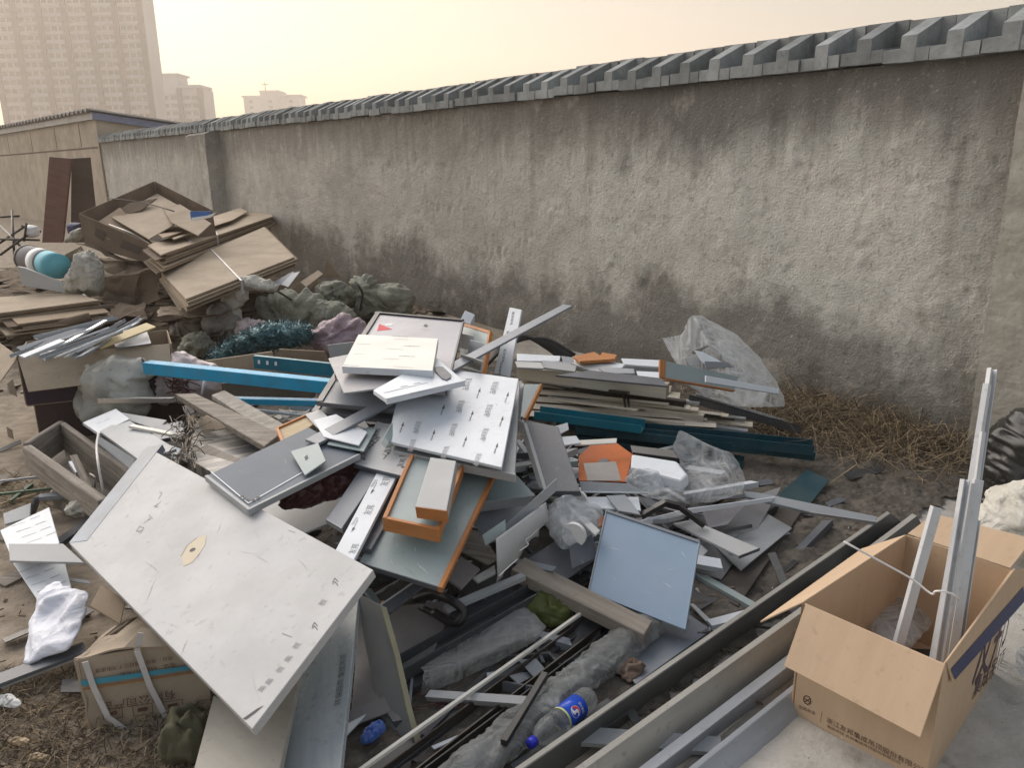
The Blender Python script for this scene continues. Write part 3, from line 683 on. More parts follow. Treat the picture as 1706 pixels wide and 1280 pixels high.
for x in (-142, -131, -120):
    for f in range(10, 14): boxw('window', x-1, x+1, 448.9 if x == -131 else 449.9, 449.3 if x == -131 else 450.2, f*3, f*3+1.5, GLS, r)
# ================================================================ haze
hz = boxw('haze', -390, 290, -55, 550, -1.5, 75, None); tag(hz, kind='stuff')
mt = bpy.data.materials.new('haze_air'); mt.use_nodes = True; N = mt.node_tree.nodes
N.remove(N['Principled BSDF']); pv = N.new('ShaderNodeVolumePrincipled'); pv.inputs['Color'].default_value = (1, .89, .78, 1); pv.inputs['Density'].default_value = .0013; pv.inputs['Anisotropy'].default_value = .4
mt.node_tree.links.new(pv.outputs[0], N['Material Output'].inputs['Volume']); hz.data.materials.clear(); hz.data.materials.append(mt)

# dark trampled dirt and crushed scrap under the heaps
def inpoly(x, y, q):
    c = False
    for (x0, y0), (x1, y1) in zip(q, q[1:]+q[:1]):
        if (y0 > y) != (y1 > y) and x < (x1-x0)*(y-y0)/(y1-y0)+x0: c = not c
    return c
def bed(poly, mat, st, jit, name='debris_bed'):
    q = [(p.x, p.y) for p in (P(*a, 0) for a in poly)]; V, Fc, ix = [], [], {}
    x0, x1 = min(p[0] for p in q), max(p[0] for p in q); y0, y1 = min(p[1] for p in q), max(p[1] for p in q)
    def v(i, j):
        if (i, j) not in ix:
            x, y = x0+i*st, y0+j*st; ix[i, j] = len(V)
            V.append((x, y, gh(x, y)+gnoise(x, y)+.006+.03*abs(noise.noise(Vector((x*7, y*7, 3))))+.015*abs(noise.noise(Vector((x*21, y*21, 1))))))
        return ix[i, j]
    for i in range(int((x1-x0)/st)):
        for j in range(int((y1-y0)/st)):
            x, y = x0+i*st, y0+j*st; k = Vector((x*3, y*3, 0))
            if inpoly(x+jit*noise.noise(k)+jit*.5*noise.noise(k*3), y+jit*noise.noise(k+Vector((9, 9, 9)))+jit*.5*noise.noise(k*4), q): Fc.append((v(i, j), v(i+1, j), v(i+1, j+1), v(i, j+1)))
    tag(mk(name, V, Fc, mat), kind='stuff')
DB1 = M('grimy_dirt', (.115, .102, .088), (.065, .058, .05), scale=14, rough=.95, bump=.6, bscale=50, dirt=.5, dirtc=(.2, .185, .165), dscale=9, spec=.1)
DB2 = M('brown_trampled_dirt', (.17, .135, .10), (.10, .08, .06), scale=10, rough=.95, bump=.6, bscale=40, dirt=.5, dirtc=(.25, .2, .155), dscale=7, spec=.1)
bed([(560, 1340), (900, 1300), (1240, 1080), (1500, 862), (1590, 830), (1640, 770), (1540, 735), (1420, 715), (1310, 690), (1150, 640), (850, 600), (560, 610), (330, 660), (290, 800), (400, 900), (600, 1000), (580, 1100)], DB1, .02, .12)
bed([(-80, 540), (60, 640), (330, 640), (420, 640), (700, 560), (700, 500), (480, 452), (200, 430), (40, 440), (-80, 470)], DB2, .05, .3)
# ================================================================ objects: far left heap
# leaning boards against the shed wall
def vplane(p, tilt=0, yaw=0):
    """plane facing the viewer through pixel-point p, yawed and leaning back by tilt"""
    n = Vector((math.sin(yaw), -math.cos(yaw), math.tan(tilt))); return Plane(p, n)
a = PY(86, 400, 11.2)
pan('leaning_board', [(70, 404), (82, 261), (118, 264), (104, 404)], vplane(a, .12, -.3), .03, RWOOD, 'red brown board leaning upright against the shed wall, the left one', 'board')
pan('leaning_board', [(118, 404), (119, 264), (151, 262), (166, 404)], vplane(PY(130, 400, 11.3), .1, .5), .03, BWOOD, 'dark brown board leaning upright beside the red brown board', 'board')
# wire and stick debris
def sticks(name, label, cat, mat, segs, rad):
    r = empty(name, segs[0][0]); tag(r, label, cat)
    for s in segs: tube('stick', s, rad, mat, parent=r, smoothn=0, seg=5)
    return r
sticks('metal_rack', 'tangled frame of thin dark bars at the far left edge', 'metal frame', BRONZE,
       [[PY(-20, 418, 9.3), PY(40, 378, 9.6)], [PY(-5, 372, 9.6), PY(52, 428, 9.2)], [PY(0, 425, 9.2), PY(45, 392, 9.4)], [PY(-15, 362, 9.8), PY(32, 360, 9.8)], [PY(36, 376, 9.6), PY(68, 386, 9.6)], [PY(20, 350, 9.7), PY(24, 430, 9.3)], [PY(-10, 398, 9.4), PY(66, 400, 9.4)], [PY(44, 372, 9.4), PY(40, 402, 9.3)]], .014)
pillow('plastic_pot', [(45, 375), (60, 377), (63, 394), (46, 396)], planeY(9.5), .1, .1, WHT, 'small white plastic pot among the thin dark bars', 'pot', wr=.005)
pillow('blue_bucket', [(113, 372), (135, 372), (133, 392), (118, 394)], planeY(9.4), .1, .1, flatm('navy_plastic', (.07, .07, .14)), 'small dark blue bucket at the foot of the leaning boards', 'bucket', wr=.004)
pillow('white_bag', [(120, 385), (136, 379), (138, 394), (128, 402), (108, 404)], planeY(9.0), .08, .08, SACKW, 'small white bag scrap left of the big open carton', 'bag', wr=.02)
# big open carton tilted to the viewer, full of flattened cardboard
r = empty('open_carton', PY(262, 430, 8.05)); tag(r, 'big brown open carton tilted forward and full of flattened cardboard', 'carton')
cl, cb, crr, cfr = PY(132, 356, 8.45), PY(257, 302, 9.75), PY(352, 350, 8.95), PY(268, 414, 7.95)
dn = Vector((.02, .0, -.34))
def wallq(n_, a_, b_, c_, d_, mt): return slab(n_, [a_, b_, c_, d_], .012, mt, r)
wallq('side_panel', cl, cfr, cfr+Vector((.02, 0, -.2)), cl+dn, CARDD); wallq('side_panel', cfr, crr, crr+dn, cfr+Vector((.02, 0, -.2)), CARDD)
for q in ((cl, cb), (cb, crr)): slab('back_panel', [q[0], q[1], q[1]+dn, q[0]+dn], .012, CARDD, r)
pl = plane3(PY(150, 375, 8.55), PY(255, 325, 9.45), PY(330, 360, 8.85))
for i, (q, mt, lb) in enumerate([([(186, 362), (262, 322), (322, 356), (248, 398)], CARDL, 'pale flat cardboard sheet lying uppermost inside the big open carton'),
                    ([(150, 378), (200, 345), (240, 392), (262, 412), (180, 398)], CARD, 'curled brown cardboard sheet at the left inside the big open carton'),
                    ([(270, 345), (300, 340), (352, 372), (330, 392), (285, 370)], CARDL, 'pale torn cardboard sheet at the right inside the big open carton'),
                    ([(165, 372), (215, 338), (262, 330), (235, 350)], CARDD, 'dark corrugated cardboard sheet at the back inside the big open carton')]):
    pan('cardboard_sheet', q, Plane(pl.p+pl.n*(.05-.02*i), pl.n+Vector((.1*math.sin(i*2), .1*math.cos(i*3), 0))), .012, mt, lb, 'cardboard sheet', 'flattened cardboard in the big carton')
V = []; pf = plane3(cl, cfr, cl+dn)
for q in ([(160, 380), (178, 388), (172, 402), (158, 392)], [(205, 400), (236, 412), (232, 424), (200, 412)]):
    rr = Pan(); rr.pl = pf; rr.n = pf.n; rr.o = r; rr.inkV = {}; fill(rr, q, flatm('faded_print', (.07, .05, .04)), .004); done(rr)
for k, (A_, B_) in enumerate([((182, 372), (258, 412)), ((150, 352), (214, 322))]):
    tube('packing_string', [PY(A_[0], A_[1]+2, 8.15), PY((A_[0]+B_[0])/2, (A_[1]+B_[1])/2-3, 7.35), PY(B_[0], B_[1], 7.95)] if k == 0 else [PY(178, 330, 9.05), PY(240, 338, 8.75), PY(290, 352, 8.35)], .006, TIE if k == 0 else RUBBER, ['white cord trailing over the front of the big open carton', 'thin dark cord lying on cardboard at the back of the open carton'][k], 'cord')
pan('blue_sheet', [(316, 352), (352, 352), (346, 361), (318, 366)], planeY(7.35), .01, BRICKP, 'small bright blue sheet on top of the tied cardboard bundle', 'sheet')
pan('white_sheet', [(318, 363), (346, 359), (360, 354), (352, 362), (322, 369)], planeY(7.3), .008, WHT, 'small white sheet under the bright blue one on the cardboard bundle', 'sheet')
# tied bundles: stacks of flat sheets
def bundle(name, label, px, z0, n, th, mat, slope=None, jit=.03, sd=1, strap=None, cat='cardboard bundle', mats=None, group=None):
    rnd = random.Random(sd); pl0 = plane3(*[P(*px[i], z0[i]) for i in range(3)])
    base = [pl0.hit(*q) for q in px]; c = sum(base, Vector())/len(base)
    rt = empty(name, c-pl0.n*(th*n*1.5)); tag(rt, label, cat, group)
    for k in range(n):
        off = Vector((rnd.uniform(-1, 1)*jit, rnd.uniform(-1, 1)*jit, 0)) if k else Vector()
        sc_ = 1+rnd.uniform(-.05, .03)*(k > 0)
        pts = [c+(p-c)*sc_+off-pl0.n*(k*th*1.35) for p in base]
        slab('sheet', pts, th, (mats[k % len(mats)] if mats else mat), rt, n=(pl0.n+Vector((rnd.uniform(-.02, .02), rnd.uniform(-.02, .02), 0))).normalized(), bevel=.001)
    if strap:
        for (a_, b_) in strap:
            A_, B_ = pl0.hit(*a_)+pl0.n*.006, pl0.hit(*b_)+pl0.n*.006; d = (B_-A_).normalized()
            s = pl0.n.cross(d)*.008
            hh = pl0.n*(th*n*1.35+.01)
            slab('strap', [A_-s, B_-s, B_+s, A_+s], .003, TIE, rt, n=pl0.n)
            slab('strap', [B_-s+d*.012, B_+s+d*.012, B_+s-hh+d*.012, B_-s-hh+d*.012], .003, TIE, rt, n=d)
            slab('strap', [A_-s-d*.012, A_+s-d*.012, A_+s-hh-d*.012, A_-s-hh-d*.012], .003, TIE, rt, n=-d)
    return rt
bundle('cardboard_bundle', 'tied stack of flattened brown cartons lying on the right of the open carton', [(246, 408), (436, 348), (455, 360), (268, 424)], [.98, 1.0, .98], 9, .014, CARD, strap=[((300, 388), (318, 404)), ((352, 372), (362, 392))], sd=3, mats=[CARDL, CARD, CARDD])
pan('cardboard_sheet', [(270, 388), (400, 346), (412, 352), (388, 366), (290, 398)], [1.03, 1.05, 1.05], .012, CARDL, 'narrow pale cardboard offcut lying on top of the tied stack', 'cardboard sheet', bevel=.002)
pan('cardboard_sheet', [(258, 386), (300, 372), (322, 380), (272, 396)], [1.05, 1.05, 1.06], .012, CARD, 'small folded brown cardboard piece at the left end of the tied stack', 'cardboard sheet')
bundle('cardboard_bundle', 'large flat stack of pale brown cardboard strapped and tilted toward the viewer', [(267, 452), (440, 378), (490, 428), (310, 498)], [.78, .96, .82], 5, .016, CARD, strap=[((352, 416), (402, 468))], sd=5, mats=[CARDL, CARD, CARDL], jit=.02)
rr = Pan(); rr.pl = plane3(P(267, 452, .78), P(440, 378, .96), P(490, 428, .82)); rr.n = rr.pl.n
pan('cardboard_sheet', [(262, 462), (282, 470), (325, 518), (300, 520)], [.62, .6, .45], .01, CARDL, 'pale cardboard sheet sticking out under the large flat stack', 'cardboard sheet')
pan('cardboard_sheet', [(318, 494), (388, 474), (392, 480), (322, 506)], [.66, .7, .68], .03, CARDL, 'thin folded cardboard strip below the front of the large flat stack', 'cardboard sheet')
# sack, bucket, foam tray
pillow('upright_sack', [(112, 487), (117, 452), (128, 430), (131, 414), (140, 420), (152, 415), (158, 432), (170, 460), (175, 487)], planeY(7.7), .15, .14, SACKW, 'full off white sack standing in front of the open carton', 'sack', wr=.035, wf=4, ridge=.65, gather=(141, 418), gf=.7, seed=2)
bk = empty('paint_bucket', PY(70, 450, 8.0)); tag(bk, 'dusty paint bucket lying on its side with grey bands and blue label', 'bucket')
a, b = PY(46, 430, 8.15), PY(98, 444, 7.75); d = (b-a).normalized(); L_ = (b-a).length
def lathe(name, a, d, prof, mat, parent, seg=28, smooth=True):
    s = d.cross(ZU).normalized(); u = s.cross(d); V, Fc = [], []
    for (x, r_) in prof: V += [a+d*x+(s*math.cos(2*math.pi*k/seg)+u*math.sin(2*math.pi*k/seg))*r_ for k in range(seg)]
    for i in range(len(prof)-1):
        for k in range(seg): Fc.append((i*seg+k, i*seg+(k+1) % seg, (i+1)*seg+(k+1) % seg, (i+1)*seg+k))
    return mk(name, V, Fc, mat, parent, frame(a, d, u), smooth=smooth)
RB = .135
lathe('body', a, d, [(0, 0), (0, RB), (.02, RB), (L_, RB*.9), (L_, 0)], flatm('bucket_grey', (.22, .21, .22)), bk)
lathe('band', a, d, [(.0, RB*1.0), (.0, RB*1.04), (.04, RB*1.04), (.04, RB)], flatm('bucket_dark', (.09, .085, .085)), bk)
lathe('band', a, d, [(L_*.38, RB*.96), (L_*.38, RB*1.0), (L_*.58, RB*.985), (L_*.58, RB*.94)], WHT, bk)
lathe('label', a, d, [(L_*.66, RB*.93), (L_*.66, RB*.965), (L_+.004, RB*.915), (L_+.004, .0)], flatm('label_cyan', (.12, .42, .52)), bk)
pan('foam_tray', [(28, 444), (40, 446), (112, 474), (108, 488), (38, 476)], planeY(7.6), .03, PALE, 'dirty white foam tray in front of the paint bucket', 'tray')
for lb, Q, Y0 in (('dark torn cardboard carton crushed below the open carton', [[(168, 500), (176, 462), (232, 456), (228, 512)], [(222, 458), (264, 448), (270, 500), (226, 516)], [(172, 470), (215, 440), (262, 446), (228, 462)]], 7.5),
                  ('dark carton base crushed directly beneath the tilted open carton', [[(126, 398), (200, 424), (262, 436), (268, 462), (150, 428)], [(150, 426), (262, 440), (268, 470), (178, 456)]], 8.1)):
    r = empty('torn_carton', PY(*Q[0][0], Y0)); tag(r, lb, 'carton')
    for k, q in enumerate(Q):
        c4 = [PY(x, y, Y0+(.25 if y < 450 else 0)+.05*k) for x, y in q[:4]]
        grid('side', c4, 16, 14, .03, CARDD if k != 1 else CARD, r, f=4, sd=k+3, fold=.07)
pan('cardboard_sheet', [(108, 424), (135, 410), (150, 440), (112, 480)], planeY(7.9), .01, CARD, 'upright brown cardboard piece behind the off white sack', 'cardboard sheet')
# left stacks
bundle('cardboard_bundle', 'flattened printed cartons stacked at the left edge of the photo', [(-30, 497), (120, 487), (165, 500), (-20, 524)], [.5, .52, .52], 6, .012, CARD, sd=11, mats=[CARDL, CARD, CARD], jit=.05)
bundle('cardboard_bundle', 'loose brown cardboard pile under the printed cartons at left', [(0, 512), (155, 500), (182, 520), (30, 540)], [.46, .46, .44], 7, .012, CARD, sd=12, mats=[CARD, CARDD, CARDL], jit=.07)
for i, (a, b, rd) in enumerate([((-10, 545, 7.0), (58, 541, 7.0), .045), ((50, 552, 6.6), (150, 528, 6.8), .04), ((70, 528, 7.0), (190, 512, 7.2), .035)]):
    tube('cardboard_roll', [PY(*a), PY(*b)], rd, CARDL if i == 0 else CARDD, ['pale cardboard roll lying at the left edge', 'dark cardboard roll lying behind the carton of metal strips', 'thin dark roll lying on the loose cardboard pile'][i], 'cardboard roll', seg=12, smoothn=0)
rnd = random.Random(5)
mnd = lambda x, y: gh(x, y)
for i, lb in enumerate(['crumpled brown cardboard scrap %s' % s for s in ('below the large flat stack', 'left of the olive net sack', 'behind the carton of metal strips', 'between the torn carton and the sacks', 'beside the pale rolled cardboard', 'under the front of the strapped stack')]):
    cx, cy = [(250, 540), (285, 560), (215, 525), (300, 525), (100, 560), (345, 525)][i]
    q = [(cx+rnd.uniform(25, 45)*math.cos(t*math.pi/3), cy+rnd.uniform(10, 20)*math.sin(t*math.pi/3)) for t in range(6)]
    D_ = 7.2-.1*i; w_ = rnd.uniform(28, 42)
    c4 = [PY(cx-w_, cy+rnd.uniform(4, 16), D_-.1), PY(cx+w_*.9, cy+rnd.uniform(4, 16), D_-.1), PY(cx+w_, cy-rnd.uniform(8, 20), D_+.35), PY(cx-w_*.8, cy-rnd.uniform(8, 20), D_+.35)]
    o = grid('cardboard_scrap', c4, 16, 14, .03, [CARD, CARDL, CARDD, CARDL, CARD, CARDD][i], None, f=4, sd=20+i, fold=.09)
    tag(o, lb, 'cardboard scrap')
# ---------------------------------------------------------------- sacks in the middle distance
pillow('plastic_sack', [(401, 461), (438, 464), (464, 476), (461, 487), (416, 484), (413, 497), (398, 514), (403, 532), (390, 552), (355, 547), (363, 522), (375, 492)], planeY(6.9), .08, .08, SACKW, 'empty off white plastic sack draped over the heap below the strapped cardboard', 'sack', wr=.03, wf=6, ridge=.65, gf=.55, seed=3)
pillow('tied_sack', [(532, 481), (547, 471), (577, 474), (582, 487), (572, 509), (552, 514), (529, 504)], planeY(7.5), .16, .18, SACKO, 'olive grey sack with gathered tied neck near the wall', 'sack', wr=.05, wf=4, ridge=.65, gather=(580, 474), gf=.7, seed=6)
pillow('tied_sack', [(585, 476), (597, 461), (620, 464), (625, 474), (665, 479), (683, 489), (687, 522), (668, 526), (627, 524), (597, 526), (582, 509)], planeY(7.9), .2, .2, SACKO, 'large full olive grey sack lying rightmost against the wall', 'sack', wr=.05, wf=5, ridge=.65, gather=(606, 478), gf=.7, seed=8)
tube('sack_tie', [PY(596, 474, 7.62), PY(604, 490, 7.6), PY(600, 518, 7.6)], .012, RUBBER, 'dark cord tied round the neck of the olive sack', 'cord')
pillow('olive_sheet', [(432, 500), (470, 488), (520, 488), (545, 502), (528, 535), (478, 548), (442, 528)], planeY(7.2), .14, .12, SACKO, 'crumpled olive tarpaulin lying left of the tied sacks', 'tarpaulin', wr=.055, wf=3.6, ridge=.65, gf=.55, seed=12)
pillow('olive_sheet', [(512, 552), (520, 510), (548, 502), (580, 515), (590, 540), (560, 558)], planeY(7.1), .12, .12, SACKO, 'folded olive tarpaulin in front of the tied neck sack', 'tarpaulin', wr=.055, wf=3.6, ridge=.65, gf=.55, seed=14)
pillow('olive_net', [(302, 592), (306, 568), (325, 555), (348, 560), (352, 580), (338, 598)], planeY(6.5), .1, .1, SACKO, 'rolled olive net left of the teal tinsel', 'net', wr=.055, wf=3.6, ridge=.65, gf=.55, seed=15)
pillow('pink_sack', [(512, 566), (535, 540), (566, 528), (600, 534), (612, 556), (600, 590), (560, 592), (535, 580)], planeY(6.3), .15, .12, SACKP, 'pink and lilac plastic bag behind the black framed panel', 'bag', wr=.055, wf=3.6, ridge=.65, gf=.55, seed=16)
pillow('pink_sack', [(398, 556), (404, 538), (428, 534), (442, 545), (430, 556)], planeY(6.7), .08, .08, PINKW, 'small pale pink bag behind the teal tinsel', 'bag', wr=.055, wf=3.6, ridge=.65, gf=.55, seed=17)
pillow('grey_sack', [(345, 556), (350, 520), (372, 510), (385, 530), (402, 545), (392, 562)], planeY(6.8), .1, .1, M('grey_sack', (.25, .24, .22), bump=.2), 'grey crumpled sack left of the white draped one', 'sack', wr=.055, wf=3.6, ridge=.65, gf=.55, seed=18)
pillow('grey_sack', [(280, 560), (300, 535), (335, 515), (352, 530), (345, 562), (305, 575)], planeY(7.0), .12, .12, M('brown_sack', (.20, .165, .125), (.14, .115, .09), bump=.2), 'brown crumpled sack at the foot of the strapped cardboard', 'sack', wr=.055, wf=3.6, ridge=.65, gf=.55, seed=19)
# cardboard beside the sacks
r = empty('opened_carton', PY(500, 490, 7.6)); tag(r, 'small brown carton with raised flaps behind the olive tarpaulin', 'carton')
for nm, q, D in (('side_panel', [(472, 495), (520, 455), (527, 470), (505, 500)], 7.5), ('side_panel', [(505, 500), (520, 456), (552, 480), (545, 505)], 7.55), ('flap', [(535, 462), (545, 430), (568, 462)], 7.9), ('flap', [(442, 478), (480, 455), (500, 450), (470, 484)], 7.6)):
    slab(nm, [PY(x, y, D+(.15 if y < 465 else 0)) for x, y in q], .012, CARD, r)
for i, q in enumerate([[(468, 474), (486, 456), (500, 452), (480, 478)], [(455, 470), (488, 452), (492, 456), (462, 478)], [(500, 470), (530, 450), (538, 456), (510, 478)]]):
    pan('paper_sheet', q, vplane(PY(*q[0], 7.35+.05*i), 1.0), .004, [WHT, PALE, CARDL][i], ['white folded paper beside the small flapped carton', 'off white folded paper left of the small flapped carton', 'pale cardboard sheet over the small flapped carton'][i], 'paper')
tube('black_strap', [PY(436, 470, 6.9), PY(470, 490, 6.95), PY(486, 500, 7.0)], .01, RUBBER, 'black strap lying across the white draped sack', 'strap')
# teal tinsel net: thousands of short glossy strands
rnd = random.Random(3); V, Fc = [], []
body = [(346, 592), (372, 572), (400, 558), (430, 543), (470, 538), (505, 542), (520, 556), (512, 574), (470, 578), (420, 588), (370, 598)]
pillow('tinsel_body', body, planeY(6.1), .10, .1, NET, None, parent=None, wr=.05, wf=8, seed=21)
tb = bpy.data.objects['tinsel_body']; tb.name = 'tinsel_net'; WM['tinsel_net'] = WM['tinsel_body']; tag(tb, 'heap of dark teal tinsel netting in the middle of the rubbish', 'netting')
me = tb.data; I = WM['tinsel_net']
for k in range(3600):
    p = me.polygons[rnd.randrange(len(me.polygons))]; c = I @ p.center; n = p.normal
    d = Vector((rnd.gauss(0, 1), rnd.gauss(0, 1), rnd.gauss(0, .6))).normalized(); s = d.cross(n+Vector((.01, .02, .03))).normalized()*.0022; e = c+d*rnd.uniform(.015, .045)+n*rnd.uniform(.004, .03); c = c-d*.01
    b = len(V); V += [c-s, c+s, e+s, e-s]; Fc.append((b, b+1, b+2, b+3))
TS1 = M('tinsel_strand', (.03, .13, .16), (.30, .42, .46), scale=90, rough=.2, metal=.5, contrast=(.5, .62))
tag(mk('strands', V, Fc, TS1, tb), kind='stuff')
# ---------------------------------------------------------------- carton of metal strips
F0, F1 = P(30, 595, .58), P(283, 573, .58); dep = Vector((-.22, .46, 0)); dp = Vector((0, 0, -.31))
r = empty('strip_carton', F0+dp); tag(r, 'purple printed carton with front flap down, overflowing with metal strips', 'carton')
slab('front_panel', [F0, F1, F1+dp, F0+dp], .008, PURPLE, r)
slab('side_panel', [F0+Vector((-.002, .004, 0)), F0+dep, F0+dep+dp, F0+dp+Vector((-.002, .004, 0))], .008, CARD, r); slab('side_panel', [F1+dep, F1+Vector((.002, .004, 0)), F1+dp+Vector((.002, .004, 0)), F1+dep+dp], .008, CARD, r)
slab('back_panel', [F0+dep, F1+dep, F1+dep+dp, F0+dep+dp], .008, CARD, r); slab('bottom_panel', [F0+dp, F1+dp, F1+dep+dp, F0+dep+dp], .008, CARD, r)
slab('front_flap', [F0+Vector((0, -.004, .002)), F1+Vector((0, -.004, .002)), P(286, 622, .44), P(150, 640, .41), P(47, 653, .40)], .007, CARDL, r)
slab('side_flap', [F0+Vector((-.004, .01, .003)), P(-16, 560, .58), P(-30, 615, .50), P(0, 636, .47)], .007, CARDL, r)
r2 = empty('lower_carton', F0+Vector((0, 0, -.58))); tag(r2, 'second carton standing on the ground beneath the purple printed one', 'carton')
k_ = Vector((.02, .05, 0)); b0, b1 = F0+dp+k_+Vector((0, 0, -.004)), F1+dp+k_+Vector((0, 0, -.004)); dq = Vector((0, 0, -.27))
slab('front_panel', [b0, b1, b1+dq, b0+dq], .008, M('maroon_print_cardboard', (.06, .035, .035), rough=.7), r2); slab('side_panel', [b0+dep, b0+Vector((-.003, 0, 0)), b0+dq+Vector((-.003, 0, 0)), b0+dep+dq], .008, CARD, r2); slab('top_panel', [b0, b1, b1+dep, b0+dep], .006, CARD, r2)
rr = Pan(); A_ = F0+Vector((-.012, .01, 0)); rr.pl = plane3(A_, F0+dep+Vector((-.012, 0, 0)), A_+dp); rr.n = rr.pl.n; rr.o = r; rr.inkV = {}
fill(rr, [(10, 640), (20, 632), (28, 662), (14, 655)], CARDL, .004); done(rr)
rr.o = r2; fill(rr, [(14, 710), (24, 716), (27, 732), (17, 728)], CARDL, -.01); done(rr)
strips = [((20, 590), (122, 546), .05, LSTEEL), ((32, 582), (168, 538), .05, STEEL), ((52, 592), (178, 546), .045, WHITE), ((70, 594), (200, 548), .05, LSTEEL), ((92, 594), (196, 552), .035, CHROME), ((108, 594), (216, 542), .05, WHITE), ((126, 592), (238, 527), .035, LSTEEL), ((132, 594), (228, 537), .045, STEEL), ((36, 594), (104, 566), .05, WHITE), ((58, 560), (192, 527), .06, LSTEEL), ((82, 586), (176, 533), .03, CHROME), ((60, 578), (150, 548), .05, WHITE), ((118, 585), (205, 532), .03, STEEL), ((160, 576), (252, 541), .075, YEL)]
wds = ['leftmost and nearest', 'long, low at the back', 'white, near the left corner', 'wide pale one in the middle', 'shiny, in the middle', 'white, beside the shiny one', 'longest, sticking out furthest', 'dark grey, under the longest', 'short white, at the front left', 'broad grey, at the back left', 'narrow shiny, crossing the others', 'white, lying across the back', 'thin grey, near the far end', 'broad yellow, at the right']
rnd = random.Random(8)
for i, ((a, b, wd, mt), ww) in enumerate(zip(strips, wds)):
    A_, B_ = P(a[0], a[1], .605+.012*(i % 5)), P(b[0], b[1], .66+.014*(i % 6))
    sweep('metal_strip', A_, B_, rect(wd, .012) if i % 3 else uch(wd, .022, .003), mt, 'metal strip in the purple carton, '+ww, 'metal strip', 'metal strips in the purple carton', roll=rnd.uniform(-.5, .5))
for i, q in enumerate([[(190, 574), (245, 552), (252, 572), (195, 580)], [(62, 568), (80, 562), (84, 590), (66, 592)]]):
    pan('metal_offcut', q, [.6, .62, .6], .004, [STEEL, WHITE][i], ['grey sheet offcut at the right end inside the purple carton', 'short white angle offcut standing up in the purple carton'][i], 'metal offcut')
# translucent sack, pale bag
pillow('plastic_sack', [(138, 640), (142, 606), (168, 596), (215, 602), (248, 604), (252, 640), (246, 690), (200, 708), (150, 712), (134, 690)], planeY(4.75), .2, .15, M('grey_white_film_sack', (.60, .60, .56), (.48, .48, .45), rough=.4, dirt=.45, dirtc=(.2, .19, .16), bump=.08, bscale=8), 'big full greyish white plastic sack in front of the purple carton', 'sack', wr=.04, wf=3.5, ridge=.7, gf=.55, seed=22)
pillow('pink_bag', [(258, 664), (266, 612), (284, 588), (320, 600), (362, 612), (368, 652), (330, 668)], planeY(4.95), .14, .1, PINKW, 'pale pink plastic bag behind the bright blue beam', 'bag', wr=.04, gf=.55, seed=23)
pillow('dark_bag', [(240, 640), (246, 624), (266, 622), (266, 660), (246, 664)], planeY(4.85), .08, .08, BLACK, 'black bag scrap between the sack and the pink bag', 'bag', wr=.03, seed=24)
r = empty('red_twigs', PY(300, 650, 4.75)); tag(r, 'bunch of reddish twigs on the pale pink bag', 'twigs')
for k in range(26):
    x, y = rnd.uniform(282, 318), rnd.uniform(632, 655); tube('twig', [PY(x, y, 4.76), PY(x+rnd.uniform(-14, 14), y+rnd.uniform(-14, 6), 4.74), PY(x+rnd.uniform(-22, 22), y+rnd.uniform(-16, 12), 4.74)], .004, M('red_twig', (.14, .05, .055)), parent=r, seg=4, smoothn=2)
tube('white_stick', [PY(341, 634, 4.7), PY(336, 658, 4.68)], .008, WHT, 'short white stick hanging under the blue beam', 'stick')
# cartons under the tinsel
pan('cardboard_sheet', [(338, 602), (452, 586), (460, 620), (345, 622)], planeY(5.7), .02, CARDL, 'long tan carton side below the teal tinsel', 'cardboard sheet')
pan('cardboard_sheet', [(464, 582), (540, 586), (548, 606), (470, 604)], planeY(5.6), .02, CARD, 'brown carton side behind the teal plank', 'cardboard sheet')
pan('brown_carton', [(368, 640), (420, 632), (520, 640), (520, 668), (372, 662)], planeY(4.7), .1, CARDD, 'dark brown carton wedged under the bright blue beam', 'carton')
pan('white_board', [(545, 575), (590, 570), (578, 600), (552, 606)], planeY(5.2), .01, PALE, 'pale board scrap left of the cream panel', 'board')
# beams
a, b = P(244, 602, .53), P(556, 634, .50)
sweep('blue_beam', a, b, rect(.075, .075), CYAN, 'long bright blue painted beam with chipped paint', 'beam', bevel=.004)
sweep('teal_plank', PY(424, 592, 4.9), PY(560, 606, 4.7), rect(.03, .085), TEAL, 'teal plank with three white marks behind the blue beam', 'plank')
o = bpy.data.objects['teal_plank']
rr = Pan(); rr.pl = planeY(4.70); rr.n = rr.pl.n; rr.o = o; rr.inkV = {}
rr.pl = plane3(PY(424, 595, 4.875), PY(560, 609, 4.675), PY(424, 612, 4.875))
rr.n = rr.pl.n
for x in (430, 444, 458): fill(rr, [(x, 599+(x-424)*.1), (x+4, 599.4+(x-424)*.1), (x+4, 606+(x-424)*.1), (x, 605.5+(x-424)*.1)], WHT, .004)
done(rr)
sweep('blue_lath', P(372, 662, .36), P(530, 666, .38), rect(.05, .035), CYAN, 'narrow bright blue slat below the long blue beam', 'slat')
sweep('steel_profile', P(165, 663, .34), P(290, 662, .36), rect(.035, .03), CHROME, 'short shiny aluminium bar lying in front of the white sack', 'metal bar')
# weathered planks
pan('timber_plank', [(291, 656), (325, 655), (468, 722), (440, 744)], [.44, .46, .47], .045, WOOD, 'grey weathered plank sloping from the pink bag to the centre', 'plank', bevel=.005)
pan('timber_plank', [(352, 658), (374, 650), (482, 712), (455, 726)], [.44, .44, .46], .03, M('flaky_white_timber', (.42, .40, .36), (.25, .23, .2), scale=14, rough=.9, bump=.4, bscale=30, dirt=.4), 'flaky whitewashed plank beside the grey weathered plank', 'plank', bevel=.004)
